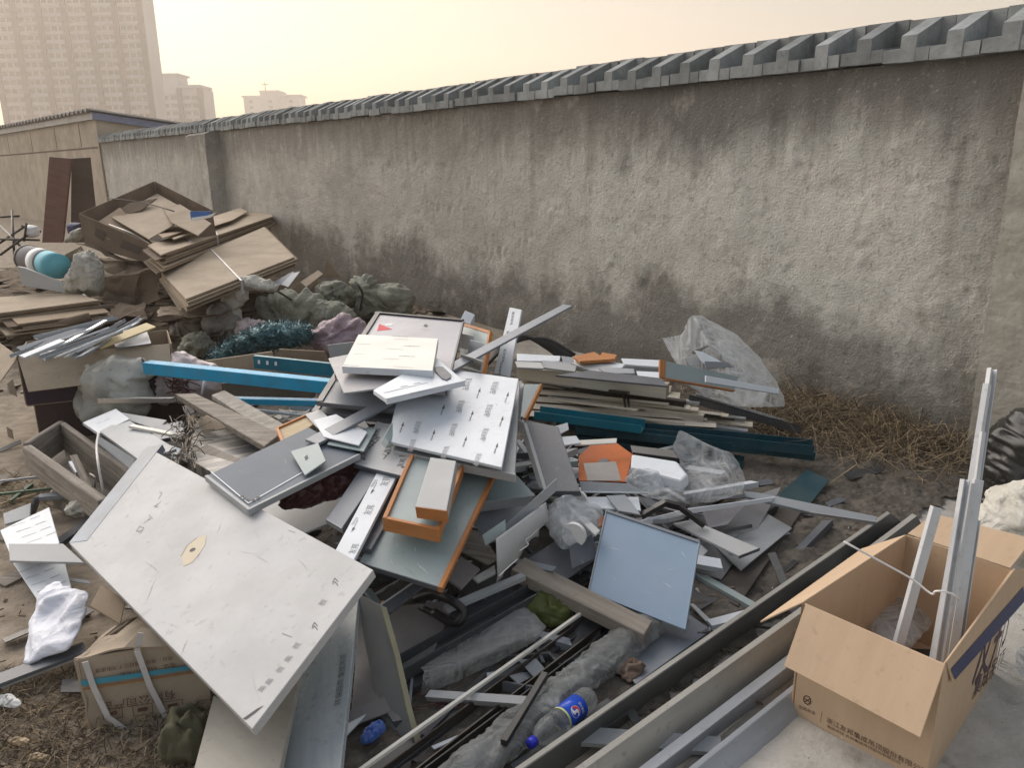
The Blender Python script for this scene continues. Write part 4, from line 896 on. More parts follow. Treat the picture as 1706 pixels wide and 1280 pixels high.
# ================================================================ left middle
r = empty('timber_trough', P(100, 780, 0)); tag(r, 'weathered grey timber trough lying open at the left', 'trough')
sweep('side_plank', P(44, 742, .30), P(172, 832, .26), rect(.045, .13), WOOD, parent=r, bevel=.008)
sweep('side_plank', P(104, 704, .30), P(232, 796, .26), rect(.03, .24), WOOD, parent=r, bevel=.006)
sweep('end_plank', P(43, 738, .30), P(102, 701, .30), rect(.035, .16), WOOD, parent=r, bevel=.008)
pan('bottom_plank', [(60, 748), (105, 718), (225, 800), (168, 834)], [.10, .10, .07], .02, WOOD, parent=r)
sweep('timber_stick', P(122, 758, .22), P(148, 812, .17), rect(.035, .03), WOOD, 'short timber stick inside the weathered trough', 'stick')
sweep('white_offcut', P(119, 768, .21), P(131, 786, .19), rect(.03, .02), WHITE, 'small white plastic offcut inside the weathered trough', 'offcut')
tube('white_cable', [P(164, 722, .36), P(161, 745, .40), P(164, 775, .38), P(172, 818, .28)], .006, TIE, 'white cable hanging down into the weathered trough', 'cable')
tube('white_cable', [P(150, 790, .2), P(158, 796, .2), P(158, 812, .14)], .005, TIE, 'short curled white cable end beside the big holed panel', 'cable')
T_ = [('ceiling_tile', [(138, 704), (193, 681), (216, 698), (165, 723)], [.36, .38, .38], .02, WHITE, 'white ceiling tile with faint print at the top left of its heap'),
      ('ceiling_tile', [(196, 686), (278, 700), (262, 716), (214, 700)], [.34, .34, .33], .01, LSTEEL, 'pale bluish ceiling tile behind the white printed one'),
      ('ceiling_tile', [(166, 718), (210, 697), (294, 748), (234, 768)], [.37, .37, .40], .015, LSTEEL, 'large beige grey ceiling tile tilted beside the trough'),
      ('ceiling_tile', [(250, 712), (304, 701), (308, 724), (258, 734)], [.34, .34, .34], .01, STEEL, 'mid grey tile right of the beige grey ceiling tile'),
      ('ceiling_tile', [(165, 728), (225, 766), (218, 784), (160, 738)], [.32, .34, .26], .01, WHITE, 'white tile edge showing under the beige grey ceiling tile'),
      ('ceiling_tile', [(252, 730), (302, 748), (292, 764), (246, 748)], [.36, .36, .37], .006, WHITE, 'small white tile sliver at the right of the beige grey tile')]
for n_, q, z, th, mt, lb in T_:
    rr = pan(n_, q, z, th, mt, lb, 'ceiling tile', 'ceiling tiles left of the big panel')
    if 'faint print' in lb: stroke(rr, [(162, 706), (170, 703)], .004, INKG); stroke(rr, [(172, 702), (182, 698)], .004, INKG); done(rr)
sweep('pale_lath', P(218, 708, .40), P(306, 726, .40), rect(.03, .015), CREAM, 'narrow cream slat lying across the grey tile', 'slat')
pan('cardboard_piece', [(328, 702), (343, 692), (384, 712), (338, 722)], [.40, .44, .42], .01, CARDL, 'folded tan cardboard piece beside the twig tangle', 'cardboard piece')
sm = [('film_wrapped_sheet', [(325, 706), (398, 694), (445, 738), (436, 768), (362, 792), (312, 764)], [.33, .33, .36], .05, M('striped_film_stack', (.33, .31, .27), (.07, .075, .085), scale=2.2, rough=.3, stretch=(1, 7, 1), contrast=(.42, .55), dirt=.3), 'clear film wrapped stack of striped sheets under the weathered plank'),
      ('grey_board', [(316, 756), (345, 740), (425, 776), (395, 806)], [.35, .37, .38], .03, WOOD, 'short grey board below the film wrapped stack')]
for n_, q, z, th, mt, lb in sm: pan(n_, q, z, th, mt, lb, 'board' if 'board' in n_ else 'wrapped stack')
rnd = random.Random(12)
r = empty('twig_tangle', P(308, 740, .35)); tag(r, 'tangle of dry brown twigs between tiles and wrapped stack', 'twigs')
for k in range(60):
    x, y = rnd.gauss(308, 10), rnd.uniform(690, 768); z = .4; dx = rnd.gauss(0, 9)
    tube('twig', [P(x, y, z), P(x+dx, y+rnd.uniform(-14, 14), z+.03), P(x+dx*2+rnd.gauss(0, 6), y+rnd.uniform(-18, 18), z+.01)], .0025, M('dry_twig', (.15, .115, .08)), parent=r, seg=4, smoothn=2)
# green sticks and scraps at the left edge
for i, (a, b, wd, mt, lb) in enumerate([((-20, 803, .05), (92, 790, .07), .012, GALV, 'thin grey rod at the left edge, the upper one'), ((-20, 824, .04), (90, 812, .05), .014, M('green_rod', (.06, .12, .075)), 'green rod at the left edge below the grey rod'),
        ((16, 834, .03), (52, 806, .05), .02, M('green_rod', (.06, .12, .075)), 'short green stick slanting across the dry grass'), ((-10, 842, .02), (60, 822, .03), .01, WOODY, 'thin pale stick lying by the green rods')]):
    sweep('thin_rod', P(*a), P(*b), rect(wd, wd), mt, lb, 'rod')
r = empty('metal_bracket', P(90, 840, .05)); tag(r, 'grey bent metal bracket left of the big holed panel', 'bracket')
sweep('arm', P(62, 826, .12), P(135, 820, .14), rect(.05, .02), STEEL, parent=r); sweep('arm', P(60, 828, .125), P(52, 856, .02), rect(.03, .015), DSTEEL, parent=r)
pillow('grey_rag', [(86, 818), (95, 790), (128, 800), (150, 832), (125, 858), (95, 850)], plane3(P(80, 820, .1), P(150, 820, .12), P(110, 850, .03)), .04, .04, M('dusty_rag', (.26, .235, .2), bump=.2), 'dusty grey rag crumpled beneath the trough', 'rag', wr=.04, seed=31)
pillow('plastic_scrap', [(110, 842), (132, 832), (152, 846), (140, 862), (118, 858)], plane3(P(110, 840, .16), P(150, 840, .17), P(130, 862, .1)), .03, .03, SACKW, 'small crumpled white plastic scrap left of the holed panel', 'plastic scrap', wr=.035, seed=32)
for i, (q, z, mt, lb) in enumerate([([(5, 856), (52, 838), (50, 862), (8, 874)], [.08, .09, .06], PALE, 'cream tile scrap partly under the white ceiling tile at left'),
        ([(0, 884), (82, 845), (99, 905), (94, 908), (20, 932)], [.13, .16, .14], WHITE, 'white printed ceiling tile at the left edge, the upper one'),
        ([(-2, 890), (128, 936), (15, 934)], [.135, .16, .10], WHITE, None),
        ([(20, 936), (108, 938), (120, 985), (62, 1000)], [.07, .08, .05], WHITE, 'white printed ceiling tile at the left edge, below the pale strip')]):
    if lb is None: q, z, lb, mt = [(14, 906), (105, 906), (140, 938), (16, 935)], [.155, .165, .14], 'pale blank strip lying across the two white printed tiles', PALE
    rr = pan('ceiling_tile', q, z, .012, mt, lb, 'ceiling tile', 'white tiles at the left edge')
    if i in (1, 3):
        for k in range(4):
            x, y = (38+k*9, 872+k*9) if i == 1 else (52+k*10, 948+k*11)
            stroke(rr, [(x-20, y+6), (x+4, y-2)], .003, INKG); stroke(rr, [(x+12, y-6), (x+28, y-12)], .004, INKG)
        done(rr)
pillow('bubble_wrap', [(38, 1106), (52, 1030), (66, 988), (90, 968), (118, 978), (150, 990), (142, 1020), (128, 1060), (112, 1084), (70, 1096)], plane3(P(38, 1106, .06), P(150, 1000, .16), P(70, 985, .12)), .022, .012, QUILT, 'white bubble wrap sheet draped over boards at the left', 'bubble wrap', wr=.03, wf=6, seed=33, sq=.3, ridge=.7)
sweep('dark_edged_board', P(-20, 1138, .05), P(140, 1078, .08), [(-.035, -.012), (.035, -.012), (.035, 0), (-.035, 0)], DSTEEL, 'long narrow board with dark edge under the bubble wrap', 'board')
sweep('pale_strip', P(-20, 1150, .03), P(120, 1096, .06), rect(.03, .008), PALE, 'pale strip in front of the dark edged board at left', 'strip')
# ---------------------------------------------------------------- upside-down carton
A0, A1, B0, B1 = P(123, 1100, .245), P(345, 1062, .245), P(151, 1219, .0), P(352, 1198, .0)
r = empty('crushed_carton', B0); tag(r, 'crushed brown carton upside down with blue stripe and white straps', 'carton')
bk_ = Vector((.1, .33, 0)); B1 = plane3(A0, A1, B0).hit(352, 1198)
rr = Pan(); rr.pl = plane3(A0, A1, B0); rr.n = rr.pl.n
grid('front_panel', [A0, A1, B1, B0], 30, 16, .006, CARDL, r, sd=1)
grid('side_panel', [A0+bk_*1.05, A0, B0, B0+bk_], 16, 14, .02, CARDL, r, sd=2)
grid('top_panel', [A0, A1, A1+bk_, A0+bk_*1.05], 30, 18, .022, CARDL, r, sd=3, hole=(1, 4, 5, 10))
slab('flap', [P(205, 1080, .27), P(236, 1046, .30), P(280, 1050, .27), P(280, 1078, .25)], .006, CARDL, r)
slab('flap', [P(150, 1010, .30), P(168, 975, .32), P(210, 1000, .30), P(200, 1040, .27)], .006, CARD, r)
rr.o = r; rr.inkV = {}
rr.pts = [A0, A1]
LF = .013
text(rr, '地址：潍坊市潍城区于河街道潍', (288, 1090), (160, 1112), INKB, lift=LF)
text(rr, '电话：0536-8179680', (292, 1101), (200, 1118), INKB, lift=LF)
text(rr, '有限公司产品', (292, 1146), (168, 1168), INKB, lift=LF)
fill(rr, [(136, 1131), (330, 1104), (330, 1111), (138, 1140)], SKYB, LF); fill(rr, [(140, 1144), (330, 1115), (330, 1117.5), (141, 1147)], flatm('orange_print', (.34, .16, .06)), LF)
for x in (172, 222, 272):
    y = 1180-(x-172)*.13
    for s in ([(x, y), (x+32, y-5), (x+34, y+12), (x+2, y+17), (x, y)],): stroke(rr, s, .002, INKB, LF)
    fill(rr, [(x+8, y+4), (x+24, y+1), (x+25, y+7), (x+9, y+10)], INKB, LF)
done(rr)
for q in ([(144, 1098), (158, 1140), (182, 1190), (212, 1212)], [(236, 1050), (230, 1080), (252, 1140), (282, 1198)]):
    pts = [rr.pl.hit(*p)+rr.n*.02 for p in q]
    for u, v in zip(pts, pts[1:]):
        s = (v-u).normalized().cross(rr.n)*.0085; slab('strap', [u-s, v-s, v+s, u+s], .002, TIE, r, n=rr.n, bevel=0)
pillow('mossy_stone', [(262, 1250), (285, 1205), (325, 1186), (350, 1195), (345, 1240), (320, 1262), (285, 1266)], plane3(P(262, 1250, .05), P(345, 1240, .06), P(320, 1190, .07)), .06, .06, MOSS, 'mossy brown stone in front of the crushed carton', 'stone', wr=.03, wf=8, seed=40)
# ---------------------------------------------------------------- the big holed panel
q = [(245, 745), (115, 905), (420, 1216), (622, 950)]
rr = pan('holed_board', q, [.50, .34, .30], .03, M('smudged_white_board', (.55, .555, .56), (.48, .49, .50), scale=2.5, rough=.5, dirt=.45, dirtc=(.36, .355, .345), dscale=3.5, rand=0), 'huge off white panel with an oval hole and handwriting, tilted in front', 'panel')
o1 = rim(rr, 0, .075, .0012, .031, M('blue_grey_edge', (.28, .34, .42), (.14, .16, .19), scale=1.6, rough=.35, rand=0, dirt=.3), 'blue_grey_edge')
fill(rr, [(302, 928), (312, 910), (328, 897), (344, 892), (342, 908), (333, 922), (320, 938), (306, 944)], FOAM)
stroke(rr, [(302, 928), (312, 910), (328, 897)], .0018, INKB, .0012)
disc(rr, (321, 917), .0105, INK)
hand = [[(264, 832), (270, 822), (266, 820)], [(262, 840), (258, 846), (268, 836)], [(256, 843), (264, 846)], [(250, 862), (246, 868), (254, 864), (248, 858)], [(240, 872), (248, 866)], [(232, 878), (240, 880), (234, 888), (228, 884), (234, 876)], [(226, 886), (238, 884)], [(210, 862), (214, 858)], [(292, 768), (298, 772)], [(480, 884), (492, 888)], [(470, 1056), (486, 1062)]]
for s in hand: stroke(rr, s, .0024, INKG)
def chev(cx, cy, s=1):
    for k in (0, 6): stroke(rr, [(cx-4*s, cy+3+k*.5), (cx, cy-4+k), (cx+5*s, cy+2+k)], .0022, INK)
chev(558, 968); chev(524, 1042)
for (x, y) in ((498, 1078), (484, 1100), (470, 1118), (452, 1138), (440, 1150), (542, 1006)): text(rr, '集成板材'[(x*7) % 4], (x-4, y+5), (x+5, y-5), INKG)
fill(rr, [(404, 1199), (428, 1182), (440, 1176), (424, 1190), (410, 1200)], INK)
done(rr)
scuff(rr, 26, [SC1], 1, .13, .0008)
# ================================================================ centre of the heap
def stamps(rr, spots, du, s='友邦吊顶', mat=None):
    for x, y in spots: text(rr, s, (x-du[0]/2, y-du[1]/2), (x+du[0]/2, y+du[1]/2), mat or INKG)
# black framed panel
rr = pan('framed_board', [(627, 522), (773, 535), (745, 652), (558, 628)], [.76, .76, .68], .025, M('lilac_grey_metal', (.36, .355, .40), (.33, .325, .37), rough=.35, rand=.0, dirt=.2), 'grey panel with a black edge frame and red sticker, highest at the back')
rim(rr, 0, .022, .012, .02, BLACK, 'black_frame'); rim(rr, 3, .03, .012, .02, BLACK, 'black_frame'); rim(rr, 1, .01, .004, .02, DSTEEL, 'side_trim')
fill(rr, [(632, 540), (654, 549), (628, 552)], RED); disc(rr, (648, 541), .024, WHT, .0013)
fill(rr, [(705, 543), (709, 540), (714, 543), (710, 546)], INK); stroke(rr, [(702, 548), (713, 550)], .004, INKG); done(rr)
# small things standing at the back
r = pan('white_box', [(775, 517), (791, 524), (783, 541), (766, 534)], vplane(PY(775, 530, 4.9), .9), .06, WHITE, 'small white box behind the black framed panel', 'box')
rr = pan('orange_edged_board', [(770, 538), (817, 552), (806, 622), (764, 612)], [.72, .74, .56], .02, AQUA, 'small grey panel with orange edges behind the black framed panel')
rim(rr, 0, .018, .004, .022, ORANGE); rim(rr, 1, .016, .004, .022, ORANGE); done(rr)
for i, q in enumerate([[(769, 556), (790, 560), (786, 585), (766, 580)], [(783, 566), (806, 572), (800, 600), (778, 594)], [(768, 590), (804, 602), (800, 618), (766, 606)]]):
    r2 = pan('paper_sheet', q, [.72+.01*i, .725+.01*i, .62], .002, [WHT, WHITE, CREAM][i], ['white torn paper on the small orange edged panel, upper left', 'white paper sheet in the middle of the small orange edged panel', 'cream printed paper at the foot of the small orange edged panel'][i], 'paper')
    if i == 2:
        stroke(r2, [(778, 600), (790, 604)], .005, INKG); stroke(r2, [(786, 608), (797, 611)], .005, INKG); done(r2)
rr = pan('printed_strip', [(849, 512), (869, 516), (848, 628), (823, 622)], [.84, .84, .50], .012, WHITE, 'white film covered strip standing upright behind the heap', 'strip')
stamps(rr, [(856, 530), (847, 562), (842, 592), (836, 614)], (4, -22), mat=INK); done(rr)
# long strip crossing the heap
rr = pan('long_strip', [(508, 732), (938, 507), (954, 509), (529, 740)], [.565, .86, .86], .012, STEEL, 'very long narrow grey strip crossing the whole heap', 'metal strip')
# two panels with ribbed black edge
for q, z, lb in (([(552, 640), (742, 662), (727, 708), (519, 688)], [.57, .57, .56], 'lower grey panel with ribbed black edge under its twin'), ([(558, 622), (742, 645), (727, 692), (527, 671)], [.63, .63, .61], 'upper grey panel with ribbed black edge under the cream panel')):
    rr = pan('ribbed_edge_board', q, z, .016, STEEL, lb, 'panel', 'grey panels with ribbed black edge')
    rim(rr, 3, .03, .008, .016, BLACK, 'ribbed_edge'); rim(rr, 2, .006, .004, .0165, DSTEEL, 'front_edge'); done(rr)
rr = pan('plain_board', [(547, 597), (622, 582), (722, 618), (714, 636), (573, 655)], [.735, .735, .72], .008, M('warm_grey_metal', (.33, .325, .345), rough=.4, rand=0), 'plain grey sheet poking out under the cream panel'); done(rr)
rr = pan('white_tray', [(702, 606), (729, 597), (775, 636), (645, 666), (622, 650)], [.76, .76, .735], .02, WHITE, 'white tray with a grey oval plate below the cream panel', 'tray')
rim(rr, 2, .008, .005, .022, WHITE, 'tray_lip')
stroke(rr, [(640, 655), (712, 638)], .004, INKG); stroke(rr, [(660, 662), (742, 645)], .004, INKG)
for x, y in ((668, 645), (690, 640), (702, 651)): stroke(rr, [(x, y), (x+10, y-2)], .006, INKG)
done(rr)
fillq = [(724, 612), (731, 610), (738, 611), (752, 624), (751, 629), (744, 633), (736, 630), (725, 618)]
pan('oval_plate', fillq, Plane(rr.pl.p+rr.n*.006, rr.n), .005, DSTEEL, parent=rr.o)
rr = pan('cream_board', [(597, 557), (730, 564), (721, 618), (570, 611)], [.82, .82, .78], .032, CREAM, 'thick cream panel with faint print lines lying on top of the heap')
rim(rr, 2, .004, .001, .033, WHITE, 'white_edge')
for (a, b) in (((655, 565), (680, 566)), ((672, 561), (700, 562)), ((594, 573), (618, 574)), ((645, 581), (672, 583)), ((590, 590), (608, 590)), ((638, 598), (665, 599)), ((572, 608), (598, 610)), ((656, 611), (688, 613))): stroke(rr, [a, b], .003, INKG)
for x, y in ((684, 577), (676, 594), (665, 561)): text(rr, '友邦集成吊顶', (x-12, y), (x+14, y+1.2), INK)
done(rr)
# grey tray underneath, white printed panel on it
rr = pan('grey_tray', [(680, 628), (866, 634), (858, 792), (655, 752)], [.62, .62, .525], .03, LSTEEL, 'pale grey tray panel directly under the white printed panel', 'tray'); rim(rr, 2, .008, .002, .032, PALE, 'front_lip'); done(rr)
rr = pan('printed_board', [(676, 605), (864, 631), (836, 779), (646, 735)], [.68, .68, .575], .014, WHITE, 'large white film covered panel with rows of grey logos and arrows in the centre')
du = (7, -19)
spots = [(784, 640), (829, 646), (772, 677), (819, 684), (760, 716), (812, 724), (700, 712), (691, 742), (746, 754), (800, 766)]
stamps(rr, spots, du, mat=INKG)
for x, y in spots:
    px, py = x-6, y+8; pts = [(px+2.6*math.cos(t*math.pi/4), py+3.2*math.sin(t*math.pi/4)) for t in range(9)]; stroke(rr, pts, .0022, INKG)
for x, y in ((798, 655), (845, 662), (738, 683), (786, 693), (836, 702), (722, 725), (775, 736), (827, 747), (670, 712)):
    stroke(rr, [(x-3, y+9), (x+1, y-5)], .0025, INK); fill(rr, [(x-1.5, y-2), (x+2.5, y-9), (x+2.5, y-1)], INK); stroke(rr, [(x-5, y+9), (x-2, y+1)], .0016, INKG)
rim(rr, 3, .004, .0015, .016, WHITE, 'film_edge'); done(rr); scuff(rr, 24, [SC1, SC2], 3, .06, .0009)
pan('white_offcut', [(640, 728), (655, 700), (668, 706), (648, 738)], [.60, .60, .58], .03, AQUA, 'pale folded offcut at the left edge of the white printed panel', 'offcut')
# upright grey sheet and orange edged strip at the right of the printed panel
rr = pan('bent_sheet', [(866, 636), (873, 640), (864, 720), (855, 716)], [.6, .6, .45], .004, LSTEEL, 'narrow bent pale sheet at the right edge of the printed panel', 'sheet')
rr = pan('orange_edged_strip', [(874, 640), (903, 640), (876, 697), (862, 692)], [.52, .53, .42], .02, AQUA, 'narrow grey strip with an orange edge behind the printed panel', 'strip'); rim(rr, 1, .014, .002, .022, ORANGE); done(rr)
# left grey panel
rr = pan('dotted_board', [(514, 712), (341, 794), (414, 851), (600, 758)], [.56, .52, .50], .02, M('slate_blue_metal', (.115, .145, .185), (.10, .125, .16), rough=.5, spec=.25, rand=0, dirt=.12, dirtc=(.25, .26, .27)), 'blue grey panel with pale grooved edges and black corner dots')
rim(rr, 1, .012, .003, .021, LSTEEL, 'grooved_edge'); rim(rr, 2, .012, .003, .021, LSTEEL, 'grooved_edge')
for (a, b) in (((352, 788), (414, 840)), ((414, 840), (515, 782))): stroke(rr, [a, b], .005, WHITE, .0035)
for p in ((404, 829), (413, 835), (422, 835), (430, 831), (408, 833)): disc(rr, p, .0075, INK, .005)
done(rr); scuff(rr, 14, [SC1], 2, .07, .0008)
# offcuts between
for i, (q, z, th, mt, lb) in enumerate([
    ([(484, 752), (530, 738), (543, 768), (508, 792)], [.56, .58, .56], .006, AQUA, 'pale greenish white offcut on the dotted panel'),
    ([(522, 700), (560, 690), (612, 720), (598, 742), (540, 728)], [.585, .585, .575], .006, WHITE, 'white tilted offcut under the long grey strip'),
    ([(460, 716), (518, 690), (524, 706), (470, 740)], [.52, .55, .55], .03, WOODY, 'yellowish wooden tray corner left of the long strip'),
    ([(508, 690), (534, 682), (552, 700), (528, 712)], [.56, .57, .57], .01, PALE, 'small off white piece beside the wooden tray corner'),
    ([(560, 716), (628, 712), (606, 752), (545, 740)], [.565, .565, .555], .006, AQUA, 'pale panel with a round mark below the ribbed edge panels')]):
    rr = pan('offcut', q, z, th, mt, lb, 'offcut')
    if i == 2: rim(rr, 0, .012, .01, .03, ORANGE); rim(rr, 3, .012, .01, .03, ORANGE)
    if i == 0: fill(rr, [(507, 762), (512, 758), (514, 764), (509, 768)], INK)
    if i == 4: disc(rr, (584, 722), .012, INKG)
    done(rr)
# profile ends
r = empty('profile_offcut', P(555, 770, .5)); tag(r, 'hollow aluminium profile showing its open square end left of centre', 'metal profile')
a, b = P(552, 772, .50), P(625, 712, .52)
for (x0, x1, y0, y1) in ((-.02, .02, -.004, 0), (-.02, .02, -.044, -.04), (-.02, -.016, -.04, -.004), (.016, .02, -.04, -.004), (-.016, .016, -.024, -.021)): sweep('wall', a, b, [(x0, y0), (x1, y0), (x1, y1), (x0, y1)], CHROME, parent=r, bevel=0)
sweep('brown_profile', P(532, 778, .48), P(585, 728, .52), rect(.03, .03), BRONZE, 'dark brown profile beside the hollow aluminium profile', 'metal profile')
sweep('aluminium_strip', P(510, 760, .53), P(590, 715, .545), lang(.03, .03, .003), CHROME, 'bright aluminium angle lying on the dotted panel', 'metal strip')
pillow('red_film', [(462, 842), (485, 806), (530, 775), (590, 745), (640, 742), (628, 790), (575, 826), (510, 848)], plane3(P(462, 842, .42), P(640, 750, .46), P(575, 830, .36)), .05, .06, DRED, 'dark red plastic film crumpled under the heap', 'plastic film', wr=.03, wf=9, seed=51, ridge=.8)
# arrow panels
rr = pan('printed_offcut', [(628, 702), (589, 774), (674, 795), (712, 722)], [.565, .50, .50], .014, PALE, 'off white printed offcut with chevrons and logos below the printed panel')
rim(rr, 1, .004, .001, .016, DSTEEL, 'cut_edge')
for x, y in ((622, 740), (640, 762), (613, 748)):
    for k in range(3): stroke(rr, [(x+k*4-3, y-k*4-5), (x+k*4+3, y-k*4-3), (x+k*4-1, y-k*4+4)], .003, INK)
for x, y in ((632, 722), (610, 760), (652, 748), (678, 756), (674, 772)): text(rr, '友邦', (x-3, y+6), (x+4, y-7), INK)
for x, y in ((628, 730), (607, 766), (647, 756), (671, 779)): disc(rr, (x, y), .006, INK)
done(rr)
rr = pan('short_strip', [(600, 782), (543, 866), (569, 881), (632, 788)], [.475, .42, .42], .02, STEEL, 'short blue grey strip left of the white arrow strip', 'metal strip'); rim(rr, 1, .004, .001, .022, LSTEEL, 'cut_edge'); done(rr)
rr = pan('dark_strip', [(655, 795), (690, 795), (618, 916), (598, 912)], [.455, .455, .40], .02, DSTEEL, 'dark strip right of the white arrow strip', 'metal strip')
rr = pan('arrow_strip', [(628, 787), (661, 794), (588, 937), (555, 924)], [.485, .485, .42], .016, WHITE, 'white film covered strip with black arrows over the big panel edge', 'strip')
for x, y in ((622, 812), (590, 875)):
    stroke(rr, [(x-3, y+10), (x+6, y-8)], .0016, INK); fill(rr, [(x-5, y+12), (x-2, y+4), (x+2, y+6)], INK); text(rr, 'ARROW'[:0]+'友邦吊顶', (x-1, y), (x+8, y-12), INKG)
for x, y in ((620, 850), (594, 915), (648, 802)): text(rr, '友邦', (x-2, y+8), (x+6, y-8), INKG)
rim(rr, 2, .004, .001, .017, DSTEEL, 'cut_edge'); done(rr)
# aqua panels with orange edges
rr = pan('aqua_board', [(690, 765), (598, 938), (737, 981), (826, 790)], [.49, .37, .34], .016, AQUA, 'large pale aqua panel with one long orange edge hanging at the front')
rim(rr, 2, .016, .004, .018, ORANGE); rim(rr, 1, .004, .001, .018, DSTEEL, 'cut_edge'); done(rr); scuff(rr, 26, [SC1, SC3, SC2], 4, .08)
rr = pan('orange_tray', [(684, 762), (638, 868), (732, 888), (772, 780)], [.535, .48, .465], .012, AQUA, 'aqua tray with orange timber rim lying on the large aqua panel', 'tray')
rim(rr, 0, .014, .014, .03, ORANGE, 'timber_rim'); rim(rr, 1, .014, .012, .04, ORANGE, 'timber_rim'); rim(rr, 2, .012, .013, .035, ORANGE, 'timber_rim'); done(rr)
rr = pan('white_beam_box', [(717, 762), (760, 768), (744, 852), (692, 845)], [.60, .60, .545], .045, PALE, 'white box beam with an orange timber end on the aqua tray', 'beam')
rim(rr, 2, .006, .0, .046, ORANGE, 'timber_end'); done(rr)
pan('orange_offcut', [(637, 868), (652, 872), (640, 884)], [.4, .4, .37], .006, WHITE, 'small white triangular shard below the orange tray corner', 'shard')
# ================================================================ right of centre
def quads(lst, cat, group=None):
    for it in lst:
        name, q, z, th, mt, lb = it[:6]
        rr = pan(name, q, z, th, mt, lb, cat, group)
        for e in it[6:]: rim(rr, *e)
        done(rr)
quads([
 ('grey_sheet', [(826, 789), (862, 793), (892, 826), (808, 838)], [.40, .40, .36], .008, AQUA, 'aqua grey sheet corner right of the large aqua panel'),
 ('grey_sheet', [(808, 837), (891, 823), (880, 842), (799, 854)], [.355, .355, .30], .006, LSTEEL, 'pale strip below the aqua grey sheet corner'),
 ('grey_sheet', [(870, 699), (930, 711), (967, 819), (906, 819)], [.50, .50, .36], .03, DSTEEL, 'dark grey panel with a white side standing right of the printed panel', (3, .004, .001, .031, WHITE, 'white_side')),
 ('white_side_strip', [(861, 698), (872, 704), (906, 816), (897, 812)], [.49, .50, .35], .02, PALE, 'narrow white strip along the dark grey upright panel'),
 ('pale_strip', [(841, 876), (928, 797), (928, 818), (841, 897)], vplane(P(885, 840, .40), .35, .2), .01, LSTEEL, 'pale grey strip slanting upward right of the large aqua panel'),
 ('pale_strip', [(803, 892), (842, 866), (843, 890), (809, 910)], vplane(P(820, 890, .36), .5, .1), .01, AQUA, 'short aqua strip behind the slanting pale strip'),
 ('dark_board', [(770, 880), (800, 885), (830, 930), (812, 940), (760, 915)], [.28, .28, .24], .012, WOOD, 'dark weathered board piece under the large aqua panel edge'),
 ('broken_tile', [(747, 966), (767, 926), (800, 948), (768, 981)], [.22, .24, .22], .012, M('lilac_grey_tile', (.24, .22, .225), rand=0), 'broken lilac grey tile in front of the large aqua panel edge'),
 ('broken_tile', [(788, 962), (824, 941), (826, 955), (797, 970)], [.2, .2, .19], .012, PALE, 'small broken honeycomb tile beside the lilac grey one'),
], 'panel scrap')
# torn pale sheet, curled
V, Fc = [], []; NU, NV = 12, 10
TL, TR_, BR, BL = P(826, 898, .37), P(909, 838, .38), P(912, 868, .30), P(829, 966, .22)
rnd = random.Random(4)
for j in range(NV+1):
    for i in range(NU+1):
        u, v = i/NU, j/NV
        p = TL.lerp(TR_, u).lerp(BL.lerp(BR, u), v)+Vector((0, -.05, .02))*math.sin(v*math.pi)*(.5+u*.3)
        if j == NV: p += Vector((rnd.uniform(-.012, .012), 0, rnd.uniform(-.015, .015)))
        V.append(p)
for j in range(NV):
    for i in range(NU): Fc.append((j*(NU+1)+i, j*(NU+1)+i+1, (j+1)*(NU+1)+i+1, (j+1)*(NU+1)+i))
o = mk('torn_sheet', V, Fc, PALE, smooth=True); tag(o, 'torn curled pale sheet with ragged lower edge beside the weathered plank', 'sheet'); s = o.modifiers.new('t', 'SOLIDIFY'); s.thickness = .004
for i, q in enumerate([[(866, 918), (880, 908), (876, 900), (886, 892), (905, 872)], [(832, 960), (842, 950), (862, 932)]]):
    tube('torn_edge', [P(x, y, .31-.02*i) for x, y in q], .0022, WHT, parent=o, seg=4)
# orange sheet, paper
rr = pan('orange_sheet', [(964, 760), (986, 740), (1026, 737), (1054, 757), (1043, 803), (964, 801)], [.26, .28, .28], .006, ORANGEV, 'vivid orange torn sheet in the gap right of centre', 'sheet'); done(rr)
quads([('paper_sheet', [(972, 772), (1026, 769), (1035, 801), (979, 801)], [.32, .32, .29], .003, M('grey_paper', (.38, .36, .34), rand=0), 'grey paper lying on the vivid orange sheet'),
       ('small_strip', [(955, 734), (1028, 730), (1027, 738), (958, 742)], [.34, .34, .33], .008, CREAM, 'pale perforated strip above the vivid orange sheet'),
       ('foil_scrap', [(925, 710), (946, 704), (948, 716), (932, 724)], [.40, .40, .38], .006, CHROME, 'shiny foil scrap beside the dark grey upright panel'),
       ('foil_scrap', [(932, 728), (960, 726), (968, 738), (940, 742)], [.36, .36, .35], .008, WHITE, 'white crumpled strip beside the shiny foil scrap'),
       ('grey_strip', [(965, 802), (1047, 806), (1080, 822), (969, 820)], [.33, .33, .30], .012, LSTEEL, 'grey folded strip below the vivid orange sheet', (2, .004, .001, .013, WHITE, 'white_edge')),
       ('white_strip', [(974, 828), (1064, 828), (1068, 851), (976, 846)], [.27, .27, .25], .01, WHITE, 'white strip below the grey folded strip'),
       ('angled_piece', [(1010, 826), (1042, 824), (1068, 858), (1030, 851)], [.29, .29, .25], .01, LSTEEL, 'grey angled piece above the blue panel corner')], 'scrap')
def rounded_box(name, top4, z, th, mat, label, cat):
    rr = pan(name, top4, z, th, mat, label, cat, bevel=.012); done(rr); return rr
rr = rounded_box('white_casing', [(1052, 756), (1128, 768), (1146, 790), (1136, 800), (1050, 778)], [.30, .32, .32], .06, WHITE, 'long white plastic casing with rounded corner right of the orange sheet', 'casing')
